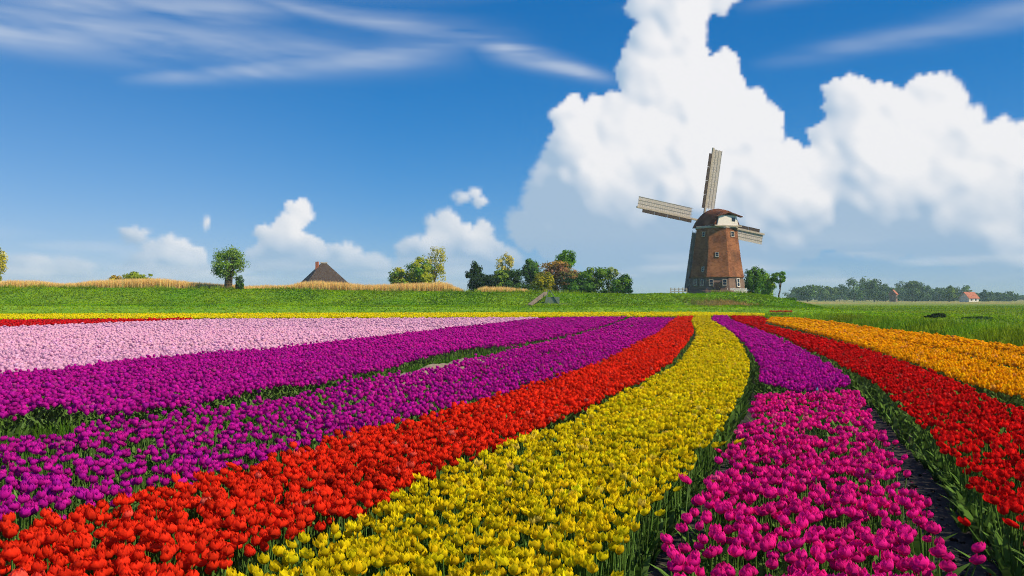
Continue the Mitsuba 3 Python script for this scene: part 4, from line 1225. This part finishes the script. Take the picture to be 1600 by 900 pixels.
# far houses
def far_house(label, px, Y, w, d, wall_h, ridge_h, roof_b, wall_b, rot):
    t = thing('far_house', label, 'house')
    x = at(px, Y)
    c_, s_ = math.cos(rot), math.sin(rot)
    def P(u, w_, z):
        return [x + u * c_ - w_ * s_, Y + u * s_ + w_ * c_, z]
    a, b = w / 2, d / 2
    v = np.array([P(-a, -b, -0.1), P(a, -b, -0.1), P(a, b, -0.1), P(-a, b, -0.1), P(-a, -b, wall_h), P(a, -b, wall_h), P(a, b, wall_h), P(-a, b, wall_h), P(-a, 0, ridge_h - 0.2), P(a, 0, ridge_h - 0.2)])
    add('wall', (v, np.array([[0, 1, 5], [0, 5, 4], [1, 2, 6], [1, 6, 5], [2, 3, 7], [2, 7, 6], [3, 0, 4], [3, 4, 7], [4, 7, 8], [5, 9, 6]])), wall_b, t)
    e = 0.5
    th = 0.25
    parts = []
    for sgn in (-1, 1):
        q = np.array([P(-a - e, sgn * (b + e), wall_h - 0.4), P(a + e, sgn * (b + e), wall_h - 0.4), P(a + e, 0, ridge_h), P(-a - e, 0, ridge_h)])
        parts.append((np.vstack([q, q + [0, 0, th]]), np.array([[0, 2, 1], [0, 3, 2], [4, 5, 6], [4, 6, 7], [0, 1, 5], [0, 5, 4], [1, 2, 6], [1, 6, 5], [3, 0, 4], [3, 4, 7]])))
    r = add('roof', cat(parts), roof_b, t)
    add('chimney', box(x - 0.5, x + 0.3, Y - 0.4, Y + 0.4, ridge_h - 0.5, ridge_h + 1.0), 'brick', r)
    for u in (-a * 0.5, a * 0.4):
        o = np.array(P(u, -b - 0.03, wall_h * 0.55))
        dx_ = np.array([c_, s_, 0])
        q = np.array([o - dx_ * 0.7 - [0, 0, 0.7], o + dx_ * 0.7 - [0, 0, 0.7], o + dx_ * 0.7 + [0, 0, 0.7], o - dx_ * 0.7 + [0, 0, 0.7]])
        add('window', (q, np.array([[0, 1, 2], [0, 2, 3]])), 'pane', t)
    return t


far_house('small far house with an orange red tiled roof and pale wall', 1514, 560, 8.0, 7.5, 2.4, 6.0, 'roof_tile', 'white_paint', 0.35)
far_house('narrow reddish brick building among the hazy trees', 1396, 570, 3.6, 4, 5.0, 7.4, 'roof_tile', 'brick', 0.9)

# ------------------------------------------------------------------ culvert on the dike foot
t = thing('culvert', 'small grey green culvert gate with sloping pale wing wall at the foot of the dike', 'culvert')
kY = 131.5
kx = at(862, kY)
kz = float(dike_z(np.array(kx), np.array(kY)))
zt_ = zat(453, kY)
gx0, gx1 = at(850, kY), at(876, kY)
zb_ = zat(475, kY)
add('gate', cat([beam((gx0, kY, zb_ - 0.4), (at(857, kY), kY, zt_), 0.14, 0.14, up=(0, 1, 0)), beam((gx1, kY, zb_ - 0.4), (at(859, kY), kY, zt_), 0.14, 0.14, up=(0, 1, 0))]), 'green_paint', t)
add('panel', box(gx0 + 0.25, gx1 - 0.15, kY + 0.08, kY + 0.2, zb_ - 0.4, zat(464, kY)), 'green_paint', t)
add('wing_wall', beam((at(827, kY - 4), kY - 4, float(dike_z(np.array(at(827, kY - 4)), np.array(kY - 4))) + 0.08), (at(853, kY + 2), kY + 2, zat(457.5, kY + 2)), 0.55, 0.3), 'concrete', t)
add('footing', box(gx0 - 0.4, gx1 + 1.6, kY - 0.4, kY + 0.05, zb_ - 0.6, zb_ + 0.05), 'concrete', t)
pq = np.column_stack([rng.normal(at(1128, 131), 2.0, 900), rng.normal(130.5, 1.1, 900)])
grass('dry_grass', 'pale dry grass patch on the slope below the windmill', np.column_stack([pq, dike_z(pq[:, 0], pq[:, 1])]), 0.40, 0.09, (0.27, 0.24, 0.08), 71, 6, 0.7, dry=0.0)

# ------------------------------------------------------------------ haze
hz_top = 29.0
scene['haze'] = {'type': 'cube', 'to_world': T().translate([0, G / 2 - 100, (hz_top - 1.2) / 2]).scale([G + 60, G / 2 + 160, (hz_top + 1.2) / 2]), 'bsdf': {'type': 'null'}, 'interior': {'type': 'ref', 'id': 'air'}}
tag('haze', kind='stuff')
if __import__('os').environ.get('TRI'):
    tot = {}
    for k, d in scene.items():
        if d.get('type') == 'ply':
            tot[k.split('__')[0]] = tot.get(k.split('__')[0], 0) + len(meshkit.WRITTEN[d['filename']][1])
    print(sum(tot.values()), sorted(tot.items(), key=lambda x: -x[1])[:25])
